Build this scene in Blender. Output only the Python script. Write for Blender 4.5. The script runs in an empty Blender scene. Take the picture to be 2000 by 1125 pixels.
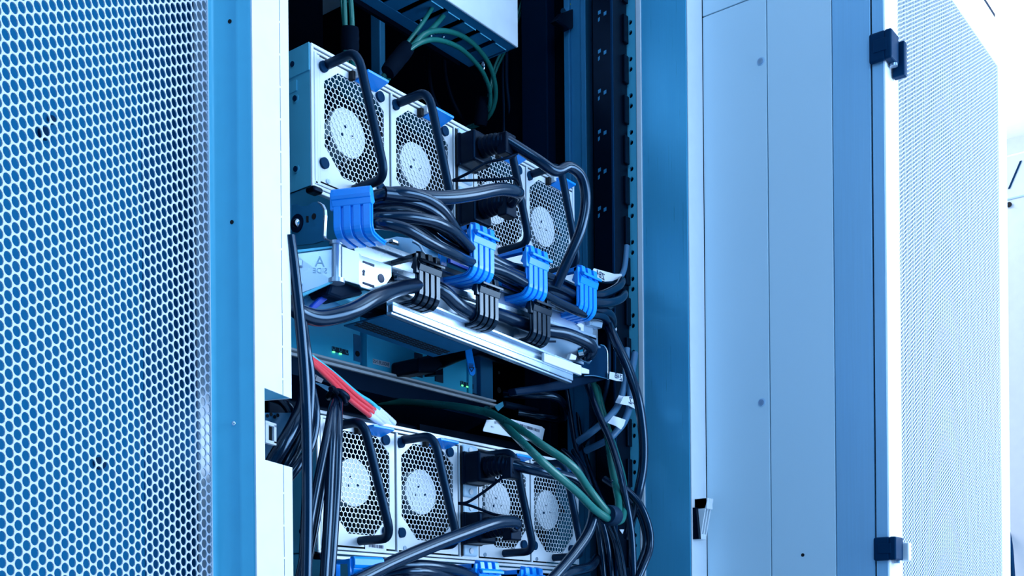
import bpy, math, random
import numpy as np
from mathutils import Vector, Matrix
random.seed(7)
C = bpy.context.scene.collection
# ------------------------------------------------------------------ camera model
F, CX, CY, ROLL = 2195.0, 1000.0, 1244.0, 0.009
TH = math.atan2(1703, 2195)
FW = Vector((math.cos(TH), math.sin(TH), 0)); RT = Vector((math.sin(TH), -math.cos(TH), 0)); UP = Vector((0, 0, 1))
EYE = Vector((0, 0, 1.0))
def ray(px, py):
    dx, dy = px - CX, py - CY
    return FW + RT * ((dx - ROLL * dy) / F) - UP * ((dy + ROLL * dx) / F)
def at(px, py, Y):                       # a point of the photograph on the plane at depth Y of the rack
    d = ray(px, py); return EYE + d * (Y / d.y)
def atx(px, py, X):                      # the same on a side plane
    d = ray(px, py); return EYE + d * (X / d.x)
cam_data = bpy.data.cameras.new('camera'); cam = bpy.data.objects.new('camera', cam_data); C.objects.link(cam)
R_ = (RT - ROLL * UP).normalized(); U_ = (UP + ROLL * RT).normalized(); B_ = R_.cross(U_)
cam.matrix_world = Matrix(((R_.x, U_.x, B_.x, 0), (R_.y, U_.y, B_.y, 0), (R_.z, U_.z, B_.z, 1.0), (0, 0, 0, 1)))
cam_data.sensor_width = 36; cam_data.lens = F / 2000 * 36; cam_data.shift_y = (CY - 562.5) / 2000
cam_data.clip_start = 0.02; cam_data.clip_end = 60
bpy.context.scene.camera = cam
# ------------------------------------------------------------------ materials
def mat(name, col, rough=.45, metal=0, spec=.5, emit=None, noise=None, coat=0, tint=None):
    m = bpy.data.materials.new(name); m.use_nodes = True; nt = m.node_tree; b = nt.nodes['Principled BSDF']
    b.inputs['Base Color'].default_value = (*col, 1); b.inputs['Roughness'].default_value = rough
    b.inputs['Metallic'].default_value = metal; b.inputs['Specular IOR Level'].default_value = spec
    b.inputs['Coat Weight'].default_value = coat
    if tint: b.inputs['Specular Tint'].default_value = (*tint, 1)
    if emit: b.inputs['Emission Color'].default_value = (*emit[0], 1); b.inputs['Emission Strength'].default_value = emit[1]
    # every surface keeps a little procedural unevenness
    sc, amt, stretch = noise or (60, .05, (1, 1, 1))
    tc = nt.nodes.new('ShaderNodeTexCoord'); mp = nt.nodes.new('ShaderNodeMapping'); nz = nt.nodes.new('ShaderNodeTexNoise')
    mp.inputs['Scale'].default_value = stretch; nz.inputs['Scale'].default_value = sc; nz.inputs['Detail'].default_value = 4
    rm = nt.nodes.new('ShaderNodeMapRange'); rm.inputs['From Min'].default_value = .3; rm.inputs['From Max'].default_value = .7
    rm.inputs['To Min'].default_value = rough * (1 - amt * 3); rm.inputs['To Max'].default_value = rough * (1 + amt * 3)
    mx = nt.nodes.new('ShaderNodeMix'); mx.data_type = 'RGBA'
    mx.inputs[6].default_value = (*[c * (1 - amt) for c in col], 1); mx.inputs[7].default_value = (*[min(1, c * (1 + amt)) for c in col], 1)
    L = nt.links
    L.new(tc.outputs['Object'], mp.inputs['Vector']); L.new(mp.outputs['Vector'], nz.inputs['Vector'])
    L.new(nz.outputs['Fac'], rm.inputs['Value']); L.new(rm.outputs['Result'], b.inputs['Roughness'])
    L.new(nz.outputs['Fac'], mx.inputs[0]); L.new(mx.outputs[2], b.inputs['Base Color'])
    return m
M = dict(
    white=mat('white_paint', (.78, .82, .86), .5),
    sheet=mat('perforated_sheet_paint', (.56, .585, .66), .5), alu2=mat('pale_shaded_aluminium', (.32, .60, .82), .34, metal=.3, noise=(9, .06, (60, 60, 1.2))), stamp=mat('stamped_shade', (.30, .52, .68), .45),  # alu2: blue shade of left-facing sides put into the pale aluminium
    grey=mat('grey_paint', (.50, .70, .86), .45),
    pm=mat('module_blue_steel', (.05, .64, .92), .42), cab=mat('cabinet_paint', (.66, .84, .93), .42, noise=(3, .02, (1, 1, 1))),
    face=mat('nickel_steel', (.70, .75, .80), .38, metal=.15),
    case=mat('blue_shaded_steel', (.11, .56, .76), .42, metal=.1),  # blue of the shaded left-facing sides put into the steel colour
    zinc=mat('zinc_steel', (.46, .60, .74), .28, metal=.7, noise=(25, .08, (1, 1, 1))),
    dzinc=mat('shaded_zinc', (.015, .16, .32), .4, metal=.15),  # dark copy of the zinc for undersides and plates in shade
    alu=mat('brushed_aluminium', (.09, .50, .76), .34, metal=.35, noise=(9, .07, (60, 60, 1.2))),  # blue ambient light on the post's side put into the colour
    black=mat('black_plastic', (.0012, .003, .008), .36, spec=.2, tint=(.12, .45, 1)),
    rub=mat('black_rubber', (.003, .014, .035), .5, spec=.3, tint=(.2, .55, 1)),
    dark=mat('black_metal', (.0006, .002, .006), .5, spec=.06, tint=(.2, .55, 1)),
    dark2=mat('dark_blue_metal', (.001, .009, .028), .45, spec=.15, tint=(.2, .55, 1)),
    cable=mat('black_cable_jacket', (.001, .006, .020), .21, spec=.78, tint=(.46, .73, 1)),
    bump=mat('blue_rubber', (.001, .026, .072), .55, spec=.14, tint=(.2, .55, 1)),
    hand=mat('black_powder_coat', (.002, .010, .026), .38, spec=.36, tint=(.2, .58, 1)),
    blue=mat('blue_plastic', (.004, .30, .93), .24, spec=.5),
    scase=mat('server_case_steel', (.10, .52, .74), .42, metal=.1), clipb=mat('black_clip_plastic', (.002, .006, .014), .20, spec=.7, tint=(.6, .8, 1)),  # scase: blue shade of the server's side put into the steel
    dblue=mat('deep_blue_plastic', (.004, .06, .50), .38),
    green=mat('green_cable_jacket', (.012, .15, .125), .30),
    nbm=mat('dark_blue_cabinet', (.0005, .155, .33), .6, spec=.08), nbm2=mat('shaded_blue_frame', (.0005, .095, .23), .6, spec=.08),  # nbm2: weaker light on the frame put into a darker blue
    cyan=mat('cyan_cable_jacket', (.05, .48, .62), .35),
    red=mat('red_cable_jacket', (.80, .05, .07), .4),
    gcable=mat('grey_blue_cable_jacket', (.06, .17, .30), .4),
    label=mat('white_label', (.82, .86, .92), .6),
    ink=mat('dark_ink', (.01, .03, .08), .6),
    fan=mat('white_fan_hub', (.82, .86, .90), .5),
    chrome=mat('chrome', (.80, .86, .92), .12, metal=1),
    clear=mat('clear_boot', (.75, .82, .92), .25),
    velcro=mat('black_fabric_wrap', (.0015, .004, .010), .9, spec=.1, tint=(.3, .6, 1)),
    yellow=mat('yellow_plastic', (.65, .65, .02), .4),
    led=mat('green_led', (.1, .8, .3), .4, emit=((.15, 1, .35), 1.6)),
    panelink=mat('dark_panel_film', (.008, .03, .06), .4),
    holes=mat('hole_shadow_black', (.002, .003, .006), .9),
    wallm=mat('white_wall', (.82, .85, .88), .7), floorm=mat('grey_floor', (.45, .5, .55), .5),
    post=mat('rear_post_blue', (.04, .26, .46), .4, metal=.2),
)
# ------------------------------------------------------------------ mesh building
class MB:
    def __init__(s): s.v = []; s.f = []; s.sm = []
    def add(s, v, f, smooth=False, M=None):
        o = len(s.v)
        s.v += [tuple(M @ Vector(p)) if M is not None else tuple(p) for p in v]
        s.f += [tuple(i + o for i in q) for q in f]; s.sm += [smooth] * len(f); return s
    def box(s, x0, x1, y0, y1, z0, z1, M=None):
        v = [(x, y, z) for z in (z0, z1) for y in (y0, y1) for x in (x0, x1)]
        return s.add(v, [(0, 2, 3, 1), (4, 5, 7, 6), (0, 1, 5, 4), (2, 6, 7, 3), (0, 4, 6, 2), (1, 3, 7, 5)], False, M)
    def prism(s, poly, vec, smooth=False):
        n = len(poly); a = [Vector(p) for p in poly]; b = [p + Vector(vec) for p in a]
        nrm = Vector((0, 0, 0))
        for i in range(n): nrm += a[i].cross(a[(i + 1) % n])
        f = [tuple(range(n)), tuple(range(2 * n - 1, n - 1, -1))] + [(i, n + i, n + (i + 1) % n, (i + 1) % n) for i in range(n)]
        if nrm.dot(Vector(vec)) > 0: f = [tuple(reversed(q)) for q in f]
        return s.add(a + b, f, smooth)
    def tube(s, pts, r, sides=10, caps=True):
        pts = [Vector(p) for p in pts]; n = len(pts); rr = r if isinstance(r, (list, tuple)) else [r] * n
        T = [(pts[min(i + 1, n - 1)] - pts[max(i - 1, 0)]).normalized() for i in range(n)]
        up = Vector((0, 0, 1)) if abs(T[0].z) < .9 else Vector((1, 0, 0))
        N = (up - T[0] * up.dot(T[0])).normalized(); v = []; f = []
        for i in range(n):
            N = (N - T[i] * N.dot(T[i])).normalized(); Bn = T[i].cross(N)
            for k in range(sides):
                a = 2 * math.pi * k / sides; v.append(pts[i] + (N * math.cos(a) + Bn * math.sin(a)) * rr[i])
        for i in range(n - 1):
            for k in range(sides):
                k2 = (k + 1) % sides; f.append((i * sides + k, i * sides + k2, (i + 1) * sides + k2, (i + 1) * sides + k))
        s.add(v, f, True)
        if caps: s.add(v[:sides], [tuple(reversed(range(sides)))]); s.add(v[-sides:], [tuple(range(sides))])
        return s
    def cyl(s, c, ax, r, h, n=20, r2=None):
        c = Vector(c); ax = Vector(ax).normalized(); return s.tube([c, c + ax * h], [r, r if r2 is None else r2], n)
    def ball(s, c, r, n=10, sq=(1, 1, 1)):
        v = []; f = []
        for i in range(n // 2 + 1):
            p = math.pi * i / (n // 2)
            for k in range(n):
                a = 2 * math.pi * k / n
                v.append((c[0] + r * sq[0] * math.sin(p) * math.cos(a), c[1] + r * sq[1] * math.sin(p) * math.sin(a), c[2] + r * sq[2] * math.cos(p)))
        for i in range(n // 2):
            for k in range(n): f.append((i * n + k, (i + 1) * n + k, (i + 1) * n + (k + 1) % n, i * n + (k + 1) % n))
        return s.add(v, f, True)
    def ringcell(s, c, u, v, hw, hh, r, th, nrm, n=12):      # rectangle hw x hh with a round hole; th thick along nrm
        c, u, v, nrm = Vector(c), Vector(u), Vector(v), Vector(nrm); ca = math.atan2(hh, hw)
        an = sorted(set([round(2 * math.pi * k / n, 4) for k in range(n)] + [round(x % (2 * math.pi), 4) for x in (ca, math.pi - ca, math.pi + ca, 2 * math.pi - ca)]))
        k = len(an); V = []; Fc = []
        for a in an:
            x, y = math.cos(a), math.sin(a); q = min(hw / abs(x) if abs(x) > 1e-6 else 9, hh / abs(y) if abs(y) > 1e-6 else 9)
            V.append(c + u * x * q + v * y * q)
        for a in an: V.append(c + u * math.cos(a) * r + v * math.sin(a) * r)
        for a in an: V.append(c + u * math.cos(a) * r + v * math.sin(a) * r + nrm * th)
        for i in range(k):
            j = (i + 1) % k; Fc += [(i, j, k + j, k + i), (k + i, k + j, 2 * k + j, 2 * k + i)]
        return s.add(V, Fc)
    def build(s, name, m, parent=None, bevel=0, seg=2, fix=True):
        me = bpy.data.meshes.new(name); me.from_pydata(s.v, [], s.f); me.materials.append(M[m] if isinstance(m, str) else m)
        me.polygons.foreach_set('use_smooth', s.sm)
        me.update()
        o = bpy.data.objects.new(name, me); C.objects.link(o)
        if bevel:
            b = o.modifiers.new('bevel', 'BEVEL'); b.width = bevel; b.segments = seg; b.limit_method = 'ANGLE'; b.angle_limit = .7
        if parent is not None:
            o.parent = parent
            if fix and parent.type == 'EMPTY': o.location = -world_loc(parent)
        return o
def world_loc(o):
    l = Vector((0, 0, 0))
    while o is not None: l = l + o.location; o = o.parent
    return l
def tag(o, label, cat, group=None, kind=None):
    o['label'] = label; o['category'] = cat
    if group: o['group'] = group
    if kind: o['kind'] = kind
    return o
def thing(name, label, cat, loc, group=None):
    o = bpy.data.objects.new(name, None); C.objects.link(o); o.location = loc; o.empty_display_size = .05
    return tag(o, label, cat, group)
def struct(name, mb, m):
    o = mb.build(name, m); o['kind'] = 'structure'; return o
def copy_tree(o, parent=None):
    c = o.copy(); C.objects.link(c)
    if parent is not None: c.parent = parent
    for ch in list(o.children): copy_tree(ch, c)
    return c
def crom(P, n=7):
    P = [Vector(p) for p in P]; P = [P[0] * 2 - P[1]] + P + [P[-1] * 2 - P[-2]]; out = []
    for i in range(1, len(P) - 2):
        a, b, c, d = P[i - 1:i + 3]
        for k in range(n):
            t = k / n
            out.append(.5 * (2 * b + (c - a) * t + (2 * a - 5 * b + 4 * c - d) * t * t + (3 * b - a - 3 * c + d) * t ** 3))
    out.append(P[-2]); return out
def path(pp): return [at(*q) for q in pp]           # (px, py, depth) -> world points
def wire(name, pp, r, m, label, cat='cable', group=None, sides=12, world=False):
    pts = crom(pp if world else path(pp))
    o = MB().tube(pts, r, sides).build(name, m); tag(o, label, cat, group); return o
def text_mb(txt, o, u, v, size, mirror=True, th=.0003):
    """lettering on a plane: origin o, right u, up v. The photograph is printed the wrong way round, so its letters run mirrored."""
    cu = bpy.data.curves.new('t', 'FONT'); cu.body = txt; cu.size = size; cu.align_x = 'CENTER'; cu.align_y = 'CENTER'
    ob = bpy.data.objects.new('t', cu); C.objects.link(ob); dg = bpy.context.evaluated_depsgraph_get()
    me = bpy.data.meshes.new_from_object(ob.evaluated_get(dg)); u, v, o = Vector(u).normalized(), Vector(v).normalized(), Vector(o)
    sg = -1 if mirror else 1
    vs = [o + u * (sg * p.co.x) + v * p.co.y for p in me.vertices]; fs = [tuple(p.vertices) for p in me.polygons]
    n = u.cross(v)
    mb = MB().add([p + n * th for p in vs], fs)
    bpy.data.objects.remove(ob); bpy.data.curves.remove(cu); bpy.data.meshes.remove(me); return mb
def bars(mb, o, u, v, w, h, n, th=.0003, seed=1):
    rnd = random.Random(seed); u, v, o = Vector(u).normalized(), Vector(v).normalized(), Vector(o); x = 0; nn = u.cross(v) * th
    while x < w:
        b = rnd.choice((.3, .5, .8)) * w / n; a = o + u * x + nn
        mb.add([a, a + u * b, a + u * b + v * h, a + v * h], [(0, 1, 2, 3)]); x += b + rnd.choice((.4, .6, .8)) * w / n
    return mb
# ------------------------------------------------------------------ the room
struct('floor', MB().box(-3, 5, -3.5, 4.5, -.05, 0), 'floorm')
struct('ceiling', MB().box(-.2, 5, -1.2, 4.5, 2.9, 2.95), 'wallm')
struct('wall_right', MB().box(4.6, 4.7, -1.2, 4.5, 0, 2.9), 'wallm')
struct('wall_back', MB().box(-3, 4.6, 4.4, 4.5, 0, 2.9), 'wallm')

def sub_empty(name, parent, loc):
    o = bpy.data.objects.new(name, None); C.objects.link(o); o.parent = parent; o.empty_display_size = .03
    o.location = Vector(loc) - world_loc(parent); return o
def screw(c, ax, r=.003):
    c = Vector(c); ax = Vector(ax).normalized(); mb = MB().cyl(c, ax, r, r * .45, 16)
    u = ax.orthogonal().normalized(); w = ax.cross(u); e = c + ax * (r * .5)
    for a, b in ((u, w), (w, u)):
        mb.add([e - a * r * .6 - b * r * .12, e + a * r * .6 - b * r * .12, e + a * r * .6 + b * r * .12, e - a * r * .6 + b * r * .12], [(0, 1, 2, 3)])
    return mb
def hexgrid(inside, org, u, v, n, p, rh, th, segs=6, pointy=True):
    """perforated sheet: one ring per cell of a honeycomb of pitch p; inside(a, b) says which cells are there"""
    org, u, v, n = Vector(org), Vector(u), Vector(v), Vector(n)
    k = segs; off = math.pi / 6 if pointy else 0
    outs = []
    for i in range(k):
        a = off + 2 * math.pi * i / k; q = ((a - off) % (math.pi / 3)); R = p / 2 / math.cos(abs(q - math.pi / 6))
        outs.append((math.cos(a) * R, math.sin(a) * R, math.cos(a) * rh, math.sin(a) * rh))
    V = []; Fc = []
    for a, b in inside:
        o = len(V)
        for x, y, _, _ in outs: V.append(org + u * (a + x) + v * (b + y))
        for _, _, x, y in outs: V.append(org + u * (a + x) + v * (b + y))
        for _, _, x, y in outs: V.append(org + u * (a + x) + v * (b + y) + n * th)
        for i in range(k):
            j = (i + 1) % k; Fc += [(o + i, o + j, o + k + j, o + k + i), (o + k + i, o + k + j, o + 2 * k + j, o + 2 * k + i)]
    return V, Fc
def frame_plate(mb, rect, oct_, o, u, v, n, th):
    """flat plate with rectangular outline and an eight-cornered opening"""
    o, u, v, n = Vector(o), Vector(u), Vector(v), Vector(n); x0, x1, y0, y1 = rect
    inn = oct_; cxm = sum(p[0] for p in inn) / 8; cym = sum(p[1] for p in inn) / 8
    outp = []
    for a, b in inn:
        dx, dy = a - cxm, b - cym
        tx = ((x1 - cxm) / dx if dx > 0 else (x0 - cxm) / dx) if abs(dx) > 1e-9 else 9e9
        ty = ((y1 - cym) / dy if dy > 0 else (y0 - cym) / dy) if abs(dy) > 1e-9 else 9e9
        t = min(tx, ty); outp.append((cxm + dx * t, cym + dy * t))
    P = lambda q: o + u * q[0] + v * q[1]
    V = [P(q) for q in outp] + [P(q) for q in inn] + [P(q) + n * th for q in inn]; Fc = []
    for i in range(8):
        j = (i + 1) % 8; Fc += [(i, j, 8 + j, 8 + i), (8 + i, 8 + j, 16 + j, 16 + i)]
    m = mb.add(V, Fc)
    for (cx_, cy_) in ((x0, y0), (x1, y0), (x1, y1), (x0, y1)):
        # close the corner between the two neighbouring rays
        best = sorted(range(8), key=lambda i: (outp[i][0] - cx_) ** 2 + (outp[i][1] - cy_) ** 2)[:2]
        mb.add([P((cx_, cy_)), P(outp[best[0]]), P(outp[best[1]])], [(0, 1, 2)])
    return m

# ------------------------------------------------------------------ the open rack
rack = thing('server_rack', 'open server rack with its perforated door swung back, full of servers and cables', 'server rack', (.96, .72, 0))
XL, XR, YB = .62, 1.30, 1.55
YF = atx(1345, 560, XR).y; XP = at(1374, 560, YF).x; YRA, YRB, YST = atx(1247, 560, XR).y, atx(1226, 560, XR).y, atx(1256.5, 560, XR).y
def V3(x, y, z): return Vector((x, y, z))
# right front post: brushed side coloured as in blue shade, lit front edge white
MB().box(XR, XP, YF, YST, 0, 2.05).build('front_post', 'alu', rack, .0015)
MB().box(XR + .0005, XP, YF - .0012, YF, 0, 2.05).build('post_trim', 'white', rack)
MB().box(XR - .0015, XR + .003, YST, YRA, 0, 2.05).build('post_lip', 'white', rack, .0006)
# mounting rail with its punched holes, seen on the side of the opening
mb = MB(); ya, yb = YRA, YRB; yc = (ya + yb) / 2 + .001
zz = .70
hz = []
def rail_z(py): return atx(1235, py, XR).z
z_first = rail_z(42.0); per = rail_z(42) - rail_z(113.9); gap = rail_z(42) - rail_z(62.3)
k0 = -6
for k in range(-6, 26):
    z1 = z_first - k * per; z2 = z1 - gap
    for zc_, hh in ((z1, gap / 2), (z2, gap / 2)):
        mb.ringcell((XR, yc, zc_), (0, -1, 0), (0, 0, 1), (yb - ya) / 2, hh, .0032, .003, (1, 0, 0), 14)
    mb.add([(XR, yc + (yb - ya) / 2, z2 - gap / 2), (XR, yc - (yb - ya) / 2, z2 - gap / 2), (XR, yc - (yb - ya) / 2, z1 - per + gap / 2), (XR, yc + (yb - ya) / 2, z1 - per + gap / 2)], [(0, 1, 2, 3)])
mb.build('mounting_rail', 'case', rack)
MB().box(XR + .003, XR + .006, ya - .002, yb + .002, .3, 2.05).build('rail_backing', 'dark', rack)
# sides, back and rear uprights inside, their black standing in for inner shade
MB().box(XR + .006, XR + .02, YRB, YB, 0, 2.05).build('side_panel', 'dark', rack)
MB().box(XL - .04, XL - .03, .745, YB, 0, 2.05).build('side_panel', 'dark', rack)
MB().box(XL - .04, XR + .02, YB, YB + .01, 0, 2.05).build('back_panel', 'dark', rack)
MB().box(.5575, XL - .005, .747, .80, 0, 2.05).build('front_post', 'white', rack, .0015)
MB().box(XL - .05, XP - .001, YF, YB + .01, 2.05, 2.08).build('top_panel', 'grey', rack)
MB().box(XL - .05, XP - .001, YF + .03, YB + .01, .06, .10).build('bottom_panel', 'dark', rack)
MB().box(1.288, 1.305, .862, .8705, 0, 2.05).box(1.288, 1.305, .8895, .8985, 0, 2.05).box(1.292, 1.305, .8705, .8895, 0, 2.05).build('cable_channel', 'post', rack, .001)
MB().box(1.285, 1.305, .925, .971, 0, 2.05).build('rear_post', 'dark2', rack, .002)
MB().box(.70, .712, 1.10, 1.16, 0, 2.05).build('rear_post', 'dark2', rack, .002)
MB().box(1.095, 1.135, 1.36, 1.40, 0, 2.05).build('rear_post', 'dark2', rack, .004)
MB().box(1.212, 1.224, 1.18, 1.20, 0, 2.05).build('rear_post', 'post', rack, .002)
# the catch for the door latch on the post's white edge
kc = at(1365, 1013, YF)
mb = MB(); kz0, kz1 = at(1350, 1052, YF - .004).z, at(1350, 972, YF - .004).z
xk0 = XR + .003
# sloping wedge: thick at the top, with two long slots
pr = [(YF, kz1 + .0), (YF - .020, kz1), (YF - .020, kz1 - .004), (YF - .017, kz1 - .012), (YF - .009, kz0), (YF, kz0)]
for xa, xb in ((xk0 + .006, xk0 + .0082), (xk0 + .0128, xk0 + .0150), (xk0 + .0196, xk0 + .0218)):
    mb.prism([(xa, y, z) for y, z in pr], (xb - xa, 0, 0))
mb.box(xk0 + .006, xk0 + .0218, YF - .019, YF, kz1 - .014, kz1).box(xk0 + .006, xk0 + .0218, YF - .0095, YF, kz0, kz0 + .007)
kp = mb.build('latch_keeper', 'fan', rack, .0006)
MB().prism([(xk0, y, z) for y, z in ((YF, kz1 - .012), (YF - .006, kz1 - .012), (YF - .010, kz0), (YF, kz0))], (.006, 0, 0)).build('keeper_side', 'black', kp)
MB().ball((xk0 + .0174, YF - .003, kz0 + .014), .0032, 12).build('keeper_roller', 'chrome', kp)

# ------- the rack's own door, swung back to the left
door = sub_empty('door', rack, (.613, .70, 0))
HA = Vector((.613, .70, 0)); DD = Vector((-.942, -.336, 0)).normalized(); DN = Vector((-.336, .942, 0)).normalized()   # along the leaf, and towards its outer side
def dp(s, u, z): return HA + DD * s + DN * u + Vector((0, 0, z))
def dbox(mb, s0, s1, u0, u1, z0, z1):
    v = [dp(s, u, z) for z in (z0, z1) for u in (u0, u1) for s in (s0, s1)]
    return mb.add(v, [(0, 1, 3, 2), (4, 6, 7, 5), (0, 4, 5, 1), (2, 3, 7, 6), (0, 2, 6, 4), (1, 5, 7, 3)])
ZD0, ZD1 = .35, 2.02; NZ0, NZ1 = 1.1393, 1.1953; W, U = .056, .037
mb = MB()
dbox(mb, .0425, W, 0, .0012, ZD0, ZD1)
for z0, z1 in ((ZD0, NZ0), (NZ1, ZD1)):
    dbox(mb, 0, .0136, 0, .0012, z0, z1); dbox(mb, .0148, .0425, 0, .0012, z0, z1)
    zt = z0 + .012
    while zt < z1 - .004: dbox(mb, .0135, .0149, 0, .0012, zt, zt + .0016); zt += .026
    dbox(mb, 0, .0012, .0012, .030, z0, z1)
mb.build('hinge_stile', 'white', door)
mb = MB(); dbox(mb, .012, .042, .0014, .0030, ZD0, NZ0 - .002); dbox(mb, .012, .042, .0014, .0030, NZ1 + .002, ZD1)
mb.build('stile_inner_shade', 'holes', door)  # black sheet behind the slits puts the stile's inner shade into colour
mb = MB(); dbox(mb, .0005, .0425, .0012, .030, NZ1 + .0005, NZ1 + .0018); dbox(mb, .0005, .0425, .0012, .030, NZ0 - .0018, NZ0 - .0005)
mb.build('notch_return', 'case', door)
mb = MB()   # rounded return of the box section
arc = [(W - .0008, .0006)] + [(W - .004 + .004 * math.sin(a), .004 - .004 * math.cos(a)) for a in [i * math.pi / 2 / 8 for i in range(9)]] + [(W, .012), (W + .0006, .0135), (W, .015), (W, U - .0035), (W + .0022, U - .0015), (W + .004, U)]
vv = [dp(s, u, ZD0) for s, u in arc] + [dp(s, u, ZD1) for s, u in arc]; n_ = len(arc)
mb.add(vv, [(i, n_ + i, n_ + i + 1, i + 1) for i in range(n_ - 1)], True)
dret = mb.build('stile_return', 'case', door)  # turned side of the white stile, its blue shade put into the colour
for (px, py) in ((449, 42), (453, 434)):
    d = ray(px, py); n = DD; t = (dp(W, 0, 0) - EYE).dot(Vector((DD.x, DD.y, 0))) / d.dot(Vector((DD.x, DD.y, 0))); p = EYE + d * t
    MB().cyl(p - DD * .001, DD, .0016, .0014, 14).build('screw_hole', 'holes', dret)
mb = MB()
for (px, py), r in (((457, 827), .0021),):
    d = ray(px, py); t = (dp(W, 0, 0) - EYE).dot(DD) / d.dot(DD); p = EYE + d * t
    mb.ball(p, r, 12)
mb.build('rivet_or_glint', 'chrome', dret)  # chrome bead standing in for a spot of light on the return
S0, S1, PZ0, PZ1 = W + .004, .50, .62, 1.93; PP = .00775
cells = []; i = 0; s = S0 + .0035
while s < S1:
    z = PZ0 + (PP / 2 if i % 2 else 0)
    while z < PZ1: cells.append((s, z)); z += PP
    s += PP * .8660; i += 1
V, Fc = hexgrid(cells, HA + DN * U, DD, (0, 0, 1), DN, PP, .00338, .0008, 12, False)
MB().add(V, Fc).build('perforated_sheet', 'sheet', door)
mb = MB(); dbox(mb, W + .0015, S0 + .0003, U - .0006, U + .0012, ZD0, ZD1); dbox(mb, S1 - .002, S1 + .03, U - .0006, U + .001, ZD0, ZD1)
dbox(mb, W, S1 + .03, U - .0007, U + .001, ZD0, PZ0); dbox(mb, W, S1 + .03, U - .0007, U + .001, PZ1, ZD1)
mb.build('sheet_border', 'white', door)

# ------------------------------------------------------------------ neighbour behind the open door
nb = thing('network_cabinet', 'closed blue grey cabinet behind the holes of the swung-back door', 'cabinet', (.27, .78, 0))
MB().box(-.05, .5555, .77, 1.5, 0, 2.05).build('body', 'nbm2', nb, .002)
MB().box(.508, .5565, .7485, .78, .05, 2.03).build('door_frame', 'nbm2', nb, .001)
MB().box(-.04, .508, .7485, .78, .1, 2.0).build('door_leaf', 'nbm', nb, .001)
p = at(85, 262, .7485); q = at(193, 905, .7485)
mb = MB().cyl(p, (0, -1, 0), .0045, .003, 18).cyl(q, (0, -1, 0), .0045, .003, 18).cyl(p + Vector((.006, 0, .012)), (0, -1, 0), .003, .002, 14)
mb.build('screw', 'bump', nb)

# ------------------------------------------------------------------ the closed cabinet on the right
XC = XP + .001; YC = atx(1733, 560, XC).y
cab = thing('equipment_cabinet', 'closed pale blue cabinet with finely perforated front door, right of the open rack', 'cabinet', (1.62, .6, 0))
ys = [YF - .0015, atx(1502, 560, XC).y, atx(1629, 560, XC).y, atx(1706, 560, XC).y]
zs = atx(1459, 0, XC).z
MB().box(XC + .004, 1.92, ys[3] + .006, 1.5, 0, 2.0).build('body', 'dark2', cab)
MB().box(XC, XC + .004, ys[1] + .0008, ys[0], .05, zs - .0008).build('side_panel', 'cab', cab, .0008)
MB().box(XC, XC + .004, ys[1] + .0008, ys[0], zs + .0008, 2.0).build('side_panel', 'cab', cab, .0008)
MB().box(XC, XC + .004, ys[2] + .0006, ys[1] - .0004, .05, 2.0).build('side_panel', 'cab', cab, .0008)
MB().box(XC, XC + .004, ys[3] + .0012, ys[2] - .0003, .05, 2.0).build('corner_post', 'alu2', cab, .0008)
MB().box(XC + .0035, XC + .006, YC + .001, ys[3] + .002, .05, 2.0).build('door_gap_strip', 'holes', cab)  # black strip set in the gap behind the door's edge
for px, py in ((1486, 120), (1488, 786)):
    c = atx(px, py, XC); MB().cyl(c, (-1, 0, 0), .0054, .0004, 24).build('screw_dimple', 'grey', cab)
    screw(c - Vector((.0004, 0, 0)), (-1, 0, 0), .0038).build('screw', 'zinc', cab)
c = atx(1568, 1084, XC); MB().cyl(c, (-1, 0, 0), .0022, .0004, 16).build('screw_hole', 'holes', cab)
cdoor = sub_empty('door', cab, (1.62, .47, 0))
DX0, DX1, DX2 = at(1759, 560, YC).x, at(1953, 560, YC).x, at(1969.5, 560, YC).x; YB2 = ys[3] - .0008
ZT = at(1953, 135, YC).z
mb = MB().box(XC, DX0, YC, YB2, .12, 1.95).box(DX1, DX2, YC, YB2, .12, 1.95).box(DX0, DX1, YC, YB2, ZT, 1.95).box(DX0, DX1, YC, YB2, .12, .75)
mb.build('door_frame', 'white', cdoor, .0022)
mb = MB().box(XC - .0006, XC + .0002, YC + .002, YB2 - .0004, .13, 1.945); mb.build('frame_shaded_side', 'alu2', cdoor)  # thin skin puts the blue shade of the frame's side into colour
PQ = .0052; cells = []; i = 0; x = DX0 + .001
while x < DX1:
    z = .75 + (PQ / 2 if i % 2 else 0)
    while z < ZT: cells.append((x, z)); z += PQ
    x += PQ * .8660; i += 1
V, Fc = hexgrid(cells, (0, YC + .0012, 0), (1, 0, 0), (0, 0, 1), (0, 1, 0), PQ, PQ * .40, .0008, 6, False)
MB().add(V, Fc).build('perforated_sheet', 'sheet', cdoor)
MB().box(DX0 - .002, DX1 + .002, YB2 + .001, YB2 + .004, .74, ZT + .002).build('backing_sheet', 'nbm', cdoor)
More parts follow.
